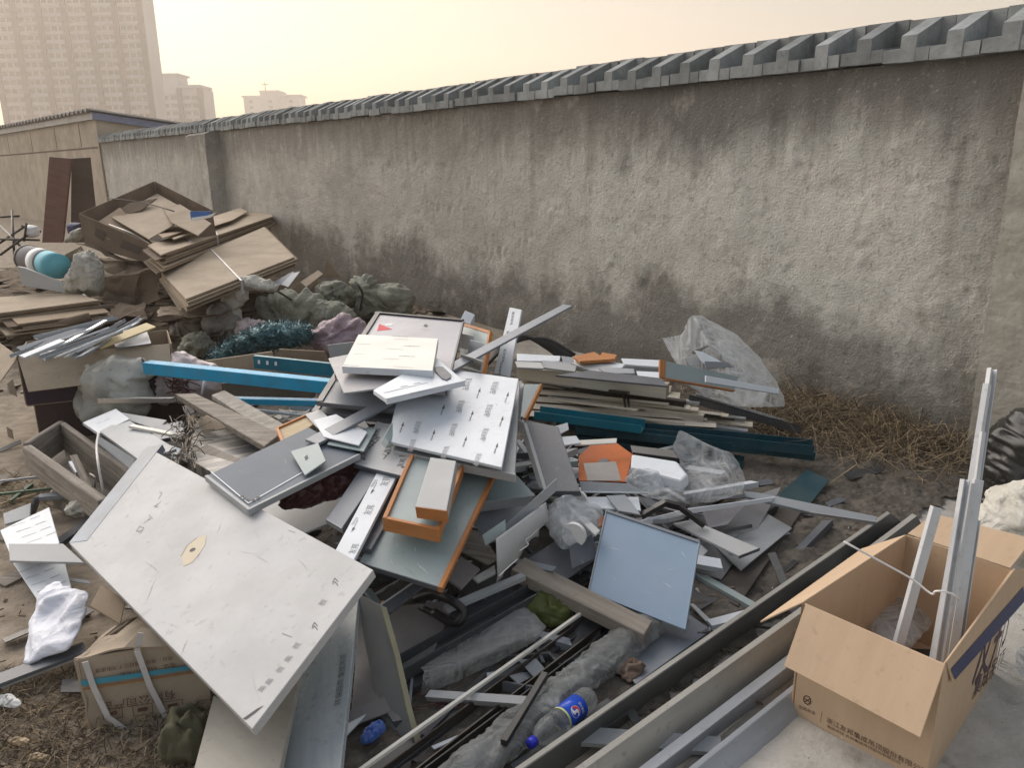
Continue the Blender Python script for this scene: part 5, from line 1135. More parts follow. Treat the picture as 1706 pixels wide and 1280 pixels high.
quads([('black_strip', [(1050, 742), (1122, 750), (1132, 764), (1054, 754)], [.31, .33, .32], .03, BLACK, 'black strip behind the long white casing')], 'strip')
# ---------------------------------------------------------------- polished profile stack
rows = [(.0, .0), (.02, -.042), (.04, -.084), (.06, -.126), (.08, -.168), (.1, -.21)]
wds = ['topmost', 'second from the top', 'third from the top', 'fourth from the top', 'fifth from the top', 'lowest']
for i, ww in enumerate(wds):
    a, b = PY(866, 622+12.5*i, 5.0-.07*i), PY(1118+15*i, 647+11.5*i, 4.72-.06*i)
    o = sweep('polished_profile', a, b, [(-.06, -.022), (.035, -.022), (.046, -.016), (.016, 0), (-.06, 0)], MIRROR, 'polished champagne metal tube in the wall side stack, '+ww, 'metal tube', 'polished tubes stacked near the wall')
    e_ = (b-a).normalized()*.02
    sweep('shadow_gap_strip', a+Vector((0, .0, -.0225)), b+Vector((0, .0, -.0225))-e_, rect(.085, .022), BRONZE, parent=o, bevel=0)  # dark strip standing in for the shaded gap between tubes
for x in (1036, 1042):
    A_ = PY(x, 634, 4.72); slab('strap_band', [A_+Vector((-.008, 0, 0)), A_+Vector((.008, 0, 0)), A_+Vector((.0, -.26, -.12)), A_+Vector((-.016, -.26, -.12))], .004, BRONZE)
for k, o in enumerate([o for o in bpy.data.objects if o.name.startswith('strap_band')]): tag(o, ['left of two dark bands round the polished tube stack', 'right of two dark bands round the polished tube stack'][k], 'band')
for i, (c, s, lb) in enumerate([((1113, 640, 4.5), .085, 'square hollow tube end at the right of the polished stack, upper'), ((1174, 690, 4.45), .07, 'square hollow tube end at the right of the polished stack, lower'), ((1142, 668, 4.5), .05, 'small hollow tube end between the two larger ones')]):
    r = empty('square_tube', PY(*c)); tag(r, lb, 'metal tube', 'hollow tube ends'); a = PY(*c); b = a+Vector((-.9, .42, .02)); t = .007
    for (x0, x1, y0, y1) in ((-s/2, s/2, -t, 0), (-s/2, s/2, -s, -s+t), (-s/2, -s/2+t, -s+t, -t), (s/2-t, s/2, -s+t, -t)): sweep('wall', a, b, [(x0, y0), (x1, y0), (x1, y1), (x0, y1)], BRONZE if i == 2 else MIRROR, parent=r, bevel=.001)
for i, (a, b, wd, mt, lb) in enumerate([((862, 612, 5.2), (1000, 622, 5.0), .05, DARKM, 'dark profile lying on top of the polished stack at left'), ((880, 600, 5.4), (1105, 612, 5.1), .05, LSTEEL, 'long pale profile along the back of the polished stack'), ((1150, 660, 4.6), (1335, 712, 4.5), .06, DARKM, 'dark profile running under the upper plastic bag'), ((1160, 655, 4.75), (1320, 705, 4.65), .05, CHROME, 'shiny profile running under the upper plastic bag'), ((1195, 668, 4.75), (1345, 716, 4.7), .05, LSTEEL, 'pale profile ending rightmost under the plastic bag'), ((870, 640, 5.0), (1060, 668, 4.72), .05, BRONZE, 'dark bronze profile in front of the polished stack')]):
    sweep('profile', PY(*a), PY(*b), uch(wd, .035, .004), mt, lb, 'metal profile')
rnd = random.Random(51)
for i in range(14):
    x0 = rnd.uniform(870, 960); x1 = rnd.uniform(1040, 1290); y0 = rnd.uniform(622, 690); y1 = y0+(x1-x0)*.115+rnd.uniform(-4, 8)
    sweep('thin_strip', PY(x0, y0, 4.93-.004*(y0-620)+.02*rnd.random()), PY(x1, y1, 4.60-.004*(y0-620)), rect(rnd.uniform(.02, .05), rnd.uniform(.008, .018)), rnd.choice([MIRROR, CHROME, BRONZE, LSTEEL, DARKM, MIRROR]), 'thin metal strip in the layered bundle of profiles by the wall', 'metal strip', 'thin strips layered in the bundle by the wall', roll=rnd.uniform(-.5, .4))
# scraps on top of the stack
S = [([(861, 589), (934, 593), (932, 602), (861, 601)], WHITE, 'white strip scrap at the left end of the polished stack'),
     ([(858, 602), (902, 604), (906, 614), (862, 612)], PALE, 'off white strip scrap under the leftmost white one'),
     ([(903, 600), (962, 606), (958, 619), (904, 612)], LSTEEL, 'pale grey strip scrap beside the leftmost white ones'),
     ([(935, 593), (962, 596), (962, 606), (938, 604)], STEEL, 'dark patch grey scrap left of the orange scrap'),
     ([(1035, 597), (1099, 600), (1100, 611), (1040, 607)], WHITE, 'white strip scrap left of the orange ended panel'),
     ([(950, 604), (1000, 606), (1052, 618), (990, 620)], PALE, 'off white folded scrap under the orange scrap'),
     ([(955, 596), (1042, 606), (1036, 613), (958, 604)], WHITE, 'white pointed scrap right under the orange scrap'),
     ([(996, 612), (1056, 614), (1058, 622), (1010, 622)], LSTEEL, 'grey pointed scrap in the middle of the stack top'),
     ([(985, 617), (1102, 630), (1112, 643), (925, 625)], DSTEEL, 'dark perforated sheet lying on the polished stack'),
     ([(1060, 618), (1098, 620), (1098, 630), (1064, 628)], WHITE, 'small white scrap on the dark perforated sheet')]
quads([('stack_scrap', q, [.44+.006*i, .45+.006*i, .44+.006*i], .012, mt, lb) for i, (q, mt, lb) in enumerate(S)], 'scrap', 'scraps on the polished stack')
rr = pan('orange_scrap', [(955, 594), (990, 586), (1000, 592), (1003, 587), (1028, 591), (1024, 598), (966, 602)], [.50, .51, .51], .02, ORANGE, 'orange timber scrap on top of the polished stack', 'scrap')
rr = pan('orange_ended_board', [(1100, 600), (1230, 627), (1224, 652), (1099, 630)], vplane(P(1150, 620, .46), .45, .1), .03, AQUA, 'aqua grey panel with an orange end beside the upper plastic bag'); rim(rr, 3, .035, .002, .032, ORANGE, 'timber_end'); rim(rr, 2, .008, .002, .032, ORANGE, 'timber_edge'); done(rr)
quads([('white_batten', [(1176, 626), (1298, 648), (1298, 657), (1176, 637)], vplane(P(1230, 640, .44), .4, .1), .02, WHITE, 'white batten inside the upper plastic bag'),
       ('white_shard', [(1156, 583), (1172, 587), (1205, 604), (1182, 612), (1168, 602)], vplane(P(1175, 600, .52), .6, -.2), .006, WHITE, 'white angular shard inside the upper plastic bag'),
       ('white_shard', [(1174, 602), (1212, 603), (1222, 612), (1176, 614)], vplane(P(1195, 608, .5), .5, .2), .008, STEEL, 'grey shard below the white one inside the plastic bag'),
       ('white_shard', [(1142, 596), (1156, 594), (1168, 608), (1150, 610)], vplane(P(1155, 602, .5), .6, .0), .006, PALE, 'small off white shard at the mouth of the upper plastic bag')], 'shard')
# hoses behind
for i in range(6):
    q = [(808+i*3, 612-i*3, 5.9), (835, 585-i*4, 5.9+i*.03), (870, 566-i*3+i*i*.3, 5.85), (912, 566+i*3, 5.8), (958-i*4, 592+i*2, 5.75)]
    tube('black_hose', [PY(*p) for p in q], .014, RUBBER, 'black hose coiled behind the heap by the wall', 'hose', 'black hoses coiled by the wall', smoothn=5)
# teal profiles
for i, (a, b, w_, h_, mt, lb) in enumerate([((895, 681, .26), (1072, 704, .24), .12, .05, TEAL, 'short bright teal channel at the left of the teal profiles'), ((930, 694, .2), (1356, 738, .17), .11, .06, DTEAL, 'long dark teal channel, the farthest from the viewer'),
       ((960, 708, .19), (1358, 752, .12), .05, .05, DTEAL, 'long dark teal channel with a pale line, nearest the viewer'), ((1060, 716, .17), (1356, 759, .10), .012, .012, CHROME, 'thin bright strip along the nearest teal channel'), ((960, 722, .12), (1240, 765, .06), .10, .05, DTEAL, 'dark teal channel lying lowest under the others')]):
    sweep('teal_channel' if i != 3 else 'bright_strip', P(*a), P(*b), uch(w_, h_, .005) if i in (0, 1, 4) else rect(w_, h_), mt, lb, 'metal channel')
# plastic bags
bv = [PY(*q) for q in ((1099, 561, 4.75), (1134, 556, 4.85), (1122, 602, 4.70), (1152, 521, 5.0), (1166, 522, 5.0), (1150, 590, 4.98), (1183, 578, 4.72), (1208, 603, 4.66), (1229, 610, 4.66), (1204, 637, 4.60), (1176, 664, 4.56), (1233, 556, 4.97), (1268, 596, 4.92), (1292, 628, 4.8), (1310, 660, 4.7), (1312, 680, 4.62), (1240, 682, 4.58), (1140, 640, 4.75), (1255, 640, 4.60), (1200, 560, 5.12), (1250, 610, 5.05), (1285, 655, 4.92), (1200, 660, 4.8))]
bf_ = [(0, 1, 2), (1, 5, 2), (1, 3, 5), (3, 6, 5), (3, 4, 6), (4, 11, 6), (6, 11, 7), (7, 11, 8), (8, 11, 12), (8, 12, 18), (12, 13, 18), (13, 14, 18), (14, 15, 18), (15, 16, 18), (16, 9, 18), (9, 8, 18), (7, 8, 9), (16, 10, 9), (4, 19, 11), (11, 19, 20), (11, 20, 12), (12, 20, 21), (12, 21, 13), (13, 21, 14), (20, 19, 22), (20, 22, 21), (21, 22, 16), (2, 5, 17), (5, 19, 22), (5, 22, 17), (17, 22, 10)]
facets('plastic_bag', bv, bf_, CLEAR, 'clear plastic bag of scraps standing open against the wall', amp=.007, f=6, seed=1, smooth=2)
bv = [P(*q) for q in ((1131, 712, .38), (1183, 740, .35), (1222, 754, .31), (1228, 776, .29), (1204, 807, .28), (1173, 821, .27), (1117, 818, .28), (1071, 829, .27), (1245, 797, .2), (1240, 825, .13), (1205, 836, .12), (1152, 843, .17), (1148, 765, .26), (1138, 786, .25), (1120, 744, .33), (1100, 800, .24), (1060, 818, .25))]
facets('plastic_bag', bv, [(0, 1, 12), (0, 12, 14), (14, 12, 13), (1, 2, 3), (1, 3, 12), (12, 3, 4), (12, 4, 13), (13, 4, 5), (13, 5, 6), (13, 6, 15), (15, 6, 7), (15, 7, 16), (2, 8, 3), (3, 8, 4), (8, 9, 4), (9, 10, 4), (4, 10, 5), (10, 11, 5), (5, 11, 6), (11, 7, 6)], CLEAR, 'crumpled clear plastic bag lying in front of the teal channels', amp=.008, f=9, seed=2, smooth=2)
pillow('plastic_scrap', [(1040, 800), (1060, 782), (1100, 790), (1110, 812), (1070, 824)], plane3(P(1040, 800, .27), P(1110, 800, .27), P(1070, 824, .24)), .03, .03, CLEAR, 'small clear plastic wrap below the white casing', 'plastic scrap', wr=.03, seed=63)
# discs in film
for i, (c, rd, z) in enumerate([((958, 838), .055, .26), ((938, 868), .07, .22), ((981, 868), .045, .25), ((955, 893), .05, .25)]):
    pl = plane3(P(*c, z), P(c[0]+20, c[1], z+.01), P(c[0], c[1]+20, z-.05)); a = pl.hit(*c)
    o = lathe('white_disc', a-pl.n*.02, pl.n, [(0, 0), (0, rd), (.02, rd), (.02, .006), (.02, 0)], WHT, None, smooth=False)
    tag(o, ['white round disc highest under the clear film', 'large white disc at the left under the clear film', 'white disc at the right under the clear film', 'white disc with a centre hole at the front of the film'][i], 'disc', 'white discs in clear film')
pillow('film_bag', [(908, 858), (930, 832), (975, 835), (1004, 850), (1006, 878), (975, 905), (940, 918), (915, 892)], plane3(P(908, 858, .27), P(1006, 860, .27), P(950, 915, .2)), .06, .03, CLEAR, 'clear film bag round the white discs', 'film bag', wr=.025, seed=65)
quads([('orange_chip', [(995, 866), (1012, 856), (1013, 870), (1000, 878)], [.27, .27, .26], .008, ORANGEV, 'small orange chip beside the white discs'),
       ('dark_plate', [(948, 911), (987, 890), (995, 930), (953, 948)], [.22, .24, .18], .008, DSTEEL, 'small dark plate left of the blue panel'),
       ('disc_strip', [(936, 836), (944, 834), (1000, 884), (992, 892)], [.31, .31, .28], .01, PALE, 'narrow off white strip across the white discs')], 'scrap')
# blue panel
rr = pan('blue_board', [(1010, 850), (980, 986), (1142, 1050), (1166, 902)], [.30, .12, .10], .006, BLUEG, 'plain blue grey panel leaning at the right of the heap')
rim(rr, 3, .012, .006, .02, STEEL, 'folded_edge'); rim(rr, 0, .004, .005, .012, LSTEEL, 'folded_edge'); rim(rr, 2, .005, .004, .012, BLUEG, 'folded_edge'); done(rr); scuff(rr, 16, [SC3, SC1], 5, .06, .0009)
pan('timber_post', [(874, 928), (1087, 1035), (1073, 1058), (852, 948)], [.17, .115, .115], .05, M('pale_weathered_timber', (.33, .30, .26), (.23, .205, .175), scale=7, rough=.85, stretch=(.4, 6, 6), bump=.25, bscale=16, dirt=.4, spec=.15), 'pale weathered timber post lying in front of the blue panel', 'post', bevel=.004)
quads([('white_strip', [(1068, 868), (1150, 848), (1298, 828), (1302, 834), (1156, 856), (1074, 876)], [.22, .22, .17], .008, WHITE, 'thin white strip running toward the perforated strip'),
       ('perforated_strip', [(1238, 818), (1264, 821), (1462, 861), (1460, 870), (1350, 854), (1244, 828)], [.18, .18, .15], .02, LSTEEL, 'long grey perforated strip pointing right above the steel channels', (3, .003, .001, .021, PALE, 'cut_edge')),
       ('broad_strip', [(1122, 872), (1152, 866), (1266, 914), (1232, 927)], [.17, .17, .14], .012, PALE, 'broad pale grey strip right of the blue panel', (2, .003, .001, .013, DSTEEL, 'cut_edge')),
       ('grey_sheet', [(1148, 862), (1302, 811), (1262, 882), (1202, 966), (1160, 952)], [.12, .11, .07], .005, M('translucent_grey_sheet', (.26, .265, .28), (.2, .205, .22), rough=.3, rand=0), 'large grey sheet lying flat right of the blue panel'),
       ('grey_sheet', [(1170, 850), (1246, 838), (1212, 874), (1180, 880)], [.16, .16, .14], .004, M('dim_grey_film', (.3, .29, .31), rough=.3, rand=0), 'lilac grey film sheet under the thin white strip'),
       ('small_bracket', [(1148, 908), (1162, 902), (1180, 918), (1166, 932), (1150, 926)], [.13, .13, .11], .012, PALE, 'small white bracket at the right edge of the blue panel'),
       ('black_lath', [(1248, 990), (1300, 950), (1396, 868), (1404, 872), (1302, 962), (1262, 994)], [.01, .01, .012], .006, RUBBER, 'thin black strip lying on the ground behind the channels'),
       ('wide_dark_board', [(1175, 985), (1290, 860), (1345, 790), (1372, 800), (1330, 860), (1230, 1010)], [.03, .03, .03], .012, M('dirty_dark_sheet', (.085, .075, .068), (.05, .045, .04), rough=.7), 'wide dark dirty sheet on the ground right of the blue panel'),
       ('pale_lath', [(1148, 1006), (1156, 1006), (1192, 1040), (1186, 1046)], [.05, .05, .03], .006, PALE, 'short pale slat at the lower right corner of the blue panel'),
       ('dark_plate', [(1296, 824), (1345, 782), (1382, 800), (1340, 852)], [.05, .05, .04], .006, DTEAL, 'dark greenish plate behind the perforated strip')], 'sheet')
for i, q in enumerate([[(1066, 858, .23), (1088, 845, .26), (1108, 834, .28), (1132, 840, .27), (1174, 872, .19)], [(1060, 866, .2), (1110, 862, .22), (1136, 856, .22)]]):
    pts = [P(*p) for p in q]; r = empty('bent_profile', pts[0]); tag(r, ['bent black profile arching above the blue panel', 'short grey profile under the bent black one'][i], 'metal profile')
    for u, v in zip(pts, pts[1:]): sweep('section', u, v+(v-u)*.03, rect(.03, .02), [BLACK, LSTEEL][i], parent=r)
# ================================================================ bottom centre
quads([('wrapped_board', [(356, 1158), (432, 1216), (500, 1120), (462, 1300), (318, 1300)], [.12, .16, .2], .02, M('dusty_beige_sheet', (.36, .345, .305), (.28, .27, .24), scale=2, rough=.45, stretch=(1, 6, 1), rand=0), 'dusty beige sheet under the lower corner of the holed panel'),
       ('wrapped_board', [(462, 1300), (470, 1180), (600, 975), (590, 1070), (578, 1180), (565, 1300)], [.10, .13, .27], .02, M('blue_grey_wrapped', (.26, .31, .345), (.36, .40, .42), scale=3, rough=.25, stretch=(.5, 5, 1), rand=0, dirt=.35), 'bluish film wrapped board under the holed panel')], 'board')
rr = Pan(); rr.o = bpy.data.objects['wrapped_board.001']; rr.pl = plane3(P(462, 1300, .10), P(470, 1180, .13), P(600, 975, .27)); rr.n = rr.pl.n; rr.inkV = {}
text(rr, '环保阻燃 集成吊顶', (569, 1174), (579, 1090), INK, lift=.003); done(rr)
quads([('red_lath', [(583, 1092), (587, 1100), (580, 1176), (576, 1176)], [.14, .14, .09], .01, DRED, 'narrow red slat edge beside the bluish wrapped board'),
       ('grey_channel', [(597, 990), (640, 1012), (662, 1090), (684, 1188), (698, 1238), (653, 1256), (640, 1232), (622, 1140), (606, 1066)], [.27, .28, .19], .006, M('grey_green_channel', (.26, .275, .28), (.21, .225, .23), rough=.3, rand=0), 'broad grey channel with torn lower end lying at the bottom', (1, .005, .012, .01, M('yellowed_edge', (.30, .29, .2), rand=0), 'folded_edge'), (2, .005, .012, .01, MATS['yellowed_edge'], 'folded_edge'), (3, .005, .012, .01, MATS['yellowed_edge'], 'folded_edge')),
       ('dim_sheet', [(585, 1190), (600, 1000), (660, 1010), (760, 1000), (720, 1090), (640, 1170)], [.05, .1, .1], .01, M('dim_lilac_sheet', (.20, .195, .20), rough=.4, rand=0), 'dim lilac grey sheet behind the broad grey channel'),
       ('dim_sheet', [(576, 1186), (650, 1158), (655, 1185), (574, 1215)], [.06, .07, .05], .01, MATS['dim_lilac_sheet'], 'narrow grey sheet crossing under the broad grey channel'),
       ('dark_wedge', [(636, 1000), (660, 1012), (640, 1020), (630, 1016)], [.2, .2, .18], .01, ORANGE, 'small orange brown wedge under the large aqua panel'),
       ('perforated_batten', [(628, 1012), (700, 962), (716, 970), (650, 1022)], [.22, .25, .24], .012, DSTEEL, 'dark perforated batten under the large aqua panel', (0, .006, .002, .012, PALE, 'punched_edge'))], 'scrap')
for i, (a, b, prof, mt, lb) in enumerate([
    ((640, 1118, .11), (905, 972, .13), uch(.075, .05, .006), DARKM, 'dark grey channel diagonal below the aqua panel'),
    ((742, 1012, .17), (872, 957, .18), rect(.03, .02), LSTEEL, 'thin pale bar above the dark grey diagonal channel'),
    ((588, 1290, .08), (970, 1019, .10), rect(.012, .012), CREAM, 'long thin cream rod running diagonally at the bottom'),
    ((640, 1300, .05), (1000, 1026, .06), uch(.08, .05, .006), BRONZE, 'long black channel beside the thin cream rod'),
    ((690, 1310, .05), (1050, 1034, .05), uch(.06, .05, .006), BLACK, 'long black channel, second from the cream rod'),
    ((735, 1310, .04), (1092, 1040, .04), rect(.06, .04), DARKM, 'long dark bar next to the rolled plastic film'),
    ((1010, 1085, .03), (1180, 990, .03), rect(.10, .02), DARKM, 'flat dark bar under the blue panel'),
    ((839, 1234, .12), (908, 1120, .13), rect(.02, .02), BLACK, 'short black stick lying on the rolled plastic film'),
    ((770, 985, .10), (960, 900, .10), rect(.09, .03), DARKM, 'dark bar half hidden under the weathered post'),
    ((590, 1310, .03), (760, 1180, .03), rect(.08, .03), DARKM, 'dark bar at the very bottom left of the rod')]):
    sweep('long_bar', P(*a), P(*b), prof, mt, lb, 'metal bar')
wv = [P(*q) for q in ((874, 1008, .11), (912, 1043, .115), (899, 1061, .125), (829, 1078, .13), (776, 1101, .13), (705, 1121, .125), (763, 1073, .10), (697, 1112, .10), (890, 1072, .08), (821, 1110, .055), (738, 1148, .045), (700, 1160, .045))]
facets('wrapped_slab', wv, [(0, 1, 2), (0, 2, 3), (0, 3, 6), (6, 3, 4), (6, 4, 7), (7, 4, 5), (1, 8, 2), (2, 8, 3), (3, 8, 9), (3, 9, 4), (4, 9, 10), (4, 10, 5), (5, 10, 11)], MILKY, 'milky film wrapped panel between the dark channels', 'wrapped panel', amp=.004, f=12, smooth=1, seed=5)
pan('grey_board', [(870, 1012), (903, 1046), (708, 1140), (700, 1112)], [.095, .095, .05], .012, STEEL, 'grey board lying inside the milky film wrap', 'board')
for i, (a, b, w_, mt, lb) in enumerate([((650, 1160, .05), (1175, 835, .09), .05, DARKM, 'long dark bar running under the weathered post toward the teal channels'), ((735, 1120, .05), (1215, 812, .08), .06, BRONZE, 'long dark bronze bar running under the blue panel'), ((790, 1160, .03), (1290, 838, .05), .05, DARKM, 'long dark bar beneath the lower edge of the blue panel'),
        ((605, 1120, .04), (860, 975, .07), .08, DSTEEL, 'wide charcoal bar under the dark diagonal channel'), ((850, 1190, .02), (1330, 850, .03), .04, GALV, 'grey bar lying flat between the film roll and the steel channels')]):
    sweep('long_bar', P(*a), P(*b), rect(w_, .03), mt, lb, 'metal bar')
for q, z, mt, lb in (([(1010, 1090), (1130, 1010), (1185, 1050), (1060, 1140)], [.03, .03, .035], STEEL, 'grey sheet lying on the ground beneath the lower blue panel corner'), ([(1180, 900), (1260, 845), (1320, 880), (1235, 950)], [.08, .08, .06], LSTEEL, 'pale grey sheet lying beneath the broad pale strip'),
        ([(770, 850), (850, 810), (900, 850), (815, 905)], [.30, .30, .26], STEEL, 'grey sheet lying beneath the torn curled pale sheet'), ([(880, 930), (960, 880), (1010, 920), (930, 975)], [.13, .14, .12], DSTEEL, 'charcoal sheet beneath the white discs'), ([(420, 850), (560, 790), (600, 850), (480, 900)], [.30, .30, .30], PALE, 'off white sheet beneath the dark red film')):
    pan('loose_sheet', q, z, .008, mt, lb, 'sheet')
pillow('green_sack', [(868, 1014), (902, 985), (930, 992), (955, 1014), (940, 1042), (910, 1042)], plane3(P(868, 1014, .08), P(955, 1014, .09), P(920, 1042, .05)), .03, .03, GREEN, 'olive green sack tucked behind the milky wrapped panel', 'sack', wr=.02, seed=72)
# rolled film
a, b = P(745, 1312, .06), P(1080, 1040, .06); NS, SG = 150, 36; V, Fc = [], []; d = (b-a).normalized(); s = d.cross(ZU).normalized(); u = s.cross(d)
for i in range(NS+1):
    t = i/NS
    for k in range(SG):
        an = 2*math.pi*k/SG; q = Vector((t*9, math.cos(an)*1.2, math.sin(an)*1.2))
        rd = .046*(1+.12*math.sin(t*9))+.014*noise.noise(q)+.013*(1-abs(noise.noise(Vector((t*30, math.cos(an)*1.5, math.sin(an)*1.5))))*2.2)*(1 if .38 < t < .62 else .45)+.008*(1-abs(noise.noise(Vector((t*5, an*1.3, 2))))*2.5)
        V.append(a.lerp(b, t)+s*math.cos(an)*rd*1.15+u*math.sin(an)*rd*.8)
for i in range(NS):
    for k in range(SG): Fc.append((i*SG+k, i*SG+(k+1) % SG, (i+1)*SG+(k+1) % SG, (i+1)*SG+k))
Fc += [tuple(range(SG)), tuple(range(NS*SG+SG-1, NS*SG-1, -1))]
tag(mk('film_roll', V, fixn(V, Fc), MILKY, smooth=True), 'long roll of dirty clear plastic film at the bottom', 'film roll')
tag(bpy.data.objects['film_roll'])
sweep('film_core', a+Vector((0, 0, .025)), b+Vector((0, 0, .025)), rect(.05, .05), M('grey_core', (.16, .17, .17), rand=0), parent=bpy.data.objects['film_roll'])
# cola bottle
a, b = P(884, 1240, .085), P(984, 1160, .075); d = (b-a).normalized(); L_ = (b-a).length
bt = empty('cola_bottle', (a+b)/2-Vector((0, 0, .035))); tag(bt, 'empty clear cola bottle with blue label and blue cap lying among the bars', 'bottle')
BR_ = .036
BOT = M('clear_bottle', (.55, .58, .6), (.5, .53, .55), rough=.12, dirt=.3, dirtc=(.4, .4, .38), trans=(.18, .5), spec=.7)
lathe('body', a, d, [(.012, .0), (.012, .012), (.026, .013), (.034, .02), (.05, .03), (.075, BR_), (L_*.48, BR_*1.0), (L_*.5, BR_*.97), (L_*.78, BR_*.97), (L_*.8, BR_*1.0), (L_*.93, BR_), (L_*.98, BR_*.85), (L_, .02), (L_-.006, .0)], BOT, bt, seg=32)
cp = lathe('cap', a, d, [(-.004, 0), (-.004, .0145), (.0, .0155), (.018, .0155), (.018, .012)], CAPB, bt, seg=24)
lb_ = lathe('label', a, d, [(L_*.5, BR_*.975), (L_*.5, BR_*1.0), (L_*.78, BR_*1.0), (L_*.78, BR_*.975)], PEPB, bt, seg=40)
lathe('neck_band', a, d, [(L_*.475, BR_*1.002), (L_*.475, BR_*1.015), (L_*.5, BR_*1.012), (L_*.5, BR_)], flatm('yellow_green', (.55, .6, .25)), lb_, seg=32)
s = d.cross(ZU).normalized(); u = s.cross(d)
if s.dot(CAM-a) < 0: s = -s
ang0 = math.atan2((CAM-a).normalized().dot(u), (CAM-a).normalized().dot(s))-.25
def onb(x, y, lift):                       # x along the bottle, y round it
    t = ang0+y/BR_; return a+d*x+(s*math.cos(t)+u*math.sin(t))*(BR_*1.0+lift)
def patch(pts, mat, lift, nm='logo'):
    mk(nm, [onb(x, y, lift) for x, y in pts], [tuple(range(len(pts)))], mat, lb_)
cx, cy, rl = L_*.6, .0, .0165
def arcp(t0, t1, n, r_): return [(cx+r_*math.cos(t0+(t1-t0)*k/n), cy+r_*math.sin(t0+(t1-t0)*k/n)) for k in range(n+1)]
def fan(pts, mat, lift):
    V = [onb(x, y, lift) for x, y in pts]; c = onb(sum(p[0] for p in pts)/len(pts), sum(p[1] for p in pts)/len(pts), lift)
    mk('logo', V+[c], [(i, (i+1) % len(V), len(V)) for i in range(len(V))], mat, lb_)
A2 = 2.0
fan(arcp(0, 2*math.pi, 28, rl*1.08), WHT, .0006)
fan(arcp(A2+math.pi+.25, A2+2*math.pi-.1, 14, rl), RED, .0011); fan(arcp(A2+.35, A2+math.pi-.2, 14, rl), PEPB, .0011)
V0, F0_, ar = glyphs('百事可乐'); hh = .008
mk('lettering', [onb(L_*.70+(.5-v.y)*hh*1.2, -.018+v.x*hh*ar*1.0, .0011) for v in V0], F0_, WHT, lb_)
# little rubbish
pillow('blue_wrapper', [(600, 1234), (610, 1214), (624, 1204), (638, 1200), (642, 1216), (628, 1230), (610, 1240)], plane3(P(598, 1236, .04), P(646, 1215, .05), P(622, 1200, .06)), .02, .02, BLUEP, 'crumpled blue wrapper at the bottom near the grey channel', 'wrapper', wr=.012, wf=14, seed=81)
pillow('brown_rag', [(1025, 1117), (1040, 1100), (1060, 1098), (1076, 1111), (1060, 1130), (1046, 1137)], plane3(P(1025, 1117, .04), P(1076, 1111, .05), P(1046, 1137, .03)), .006, .006, M('brown_rag', (.17, .115, .085), rand=0), 'brown rag scrap beside the first steel channel', 'rag', wr=.02, seed=82)
r = empty('black_strap', P(740, 1010, .12)); tag(r, 'shiny black moulded handle curling under the aqua panel', 'handle')
tube('strap', [P(690, 1000, .16), P(725, 992, .19), P(755, 1003, .2), P(772, 1020, .17), P(766, 1036, .14), P(748, 1036, .13), P(722, 1020, .14)], .016, BLACK, parent=r, smoothn=5, seg=9)
tube('strap', [P(700, 1012, .13), P(730, 1026, .13), P(752, 1034, .12)], .012, BLACK, parent=r, seg=8)
r = empty('dry_twigs', P(690, 1160, .02)); tag(r, 'thin reddish dry twigs under the milky wrapped panel', 'twigs'); rnd = random.Random(33)
for k in range(16):
    x, y = rnd.uniform(680, 760), rnd.uniform(1150, 1185); tube('twig', [P(x, y, .03), P(x+rnd.uniform(20, 50), y-rnd.uniform(0, 14), .045)], .0018, M('red_twig', (.14, .05, .055)), parent=r, seg=4, smoothn=0)
# ---------------------------------------------------------------- long steel channels at the right
def rail(name, rows, th, mat, label, lipm=None):
    r = empty(name, rows[-1][0]); tag(r, label, 'steel channel', 'steel channels at the lower right')
    for i in range(len(rows)-1):
        a0, a1, b0, b1 = rows[i][0], rows[i][1], rows[i+1][0], rows[i+1][1]
        n = (a1-a0).cross(b0-a0).normalized(); n = n if n.dot(CAM-a0) > 0 else -n
        slab('flange' if i != 1 else 'web', [a0, a1, b1, b0], th, mat if i else (lipm or mat), r, n=n, bevel=.0012)
def r3(q): return [(P(*a), P(*b)) for a, b in q]
X = Vector((.012, -.012, 0))
rail('steel_channel', r3([((806, 1316, .12), (1478, 852, .12)), ((818, 1320, .118), (1484, 856, .118)), ((850, 1345, .004), (1512, 878, .01))]), .004, M('dark_inner_steel', (.085, .095, .10), (.065, .072, .078), rough=.4, rand=0, stretch=(.3, 4, 4)), 'dark faced steel channel farthest from the open box', BEIGEM)
rail('steel_channel', r3([((1440, 916, .115), (1520, 856, .115)), ((1446, 922, .113), (1528, 860, .113)), ((1470, 945, .0), (1540, 882, .0))]), .004, DARKM, 'short dark channel end behind the box flap', BEIGEM)
rail('steel_channel', r3([((930, 1300, .125), (1440, 936, .125)), ((944, 1304, .123), (1446, 942, .123)), ((1010, 1330, .02), (1452, 1010, .02))]), .004, BEIGEM, 'dusty beige steel channel in the middle')
rail('steel_channel', r3([((1030, 1306, .075), (1420, 1010, .075)), ((1056, 1310, .073), (1426, 1024, .073)), ((1070, 1322, .02), (1430, 1048, .02))]), .004, GALV, 'grey open channel third from the pile')
rail('steel_channel', r3([((1085, 1330, .06), (1420, 1062, .06)), ((1096, 1334, .058), (1424, 1068, .058)), ((1150, 1352, .0), (1440, 1112, .0))]), .004, GALV, 'blue grey steel channel nearest the open box')
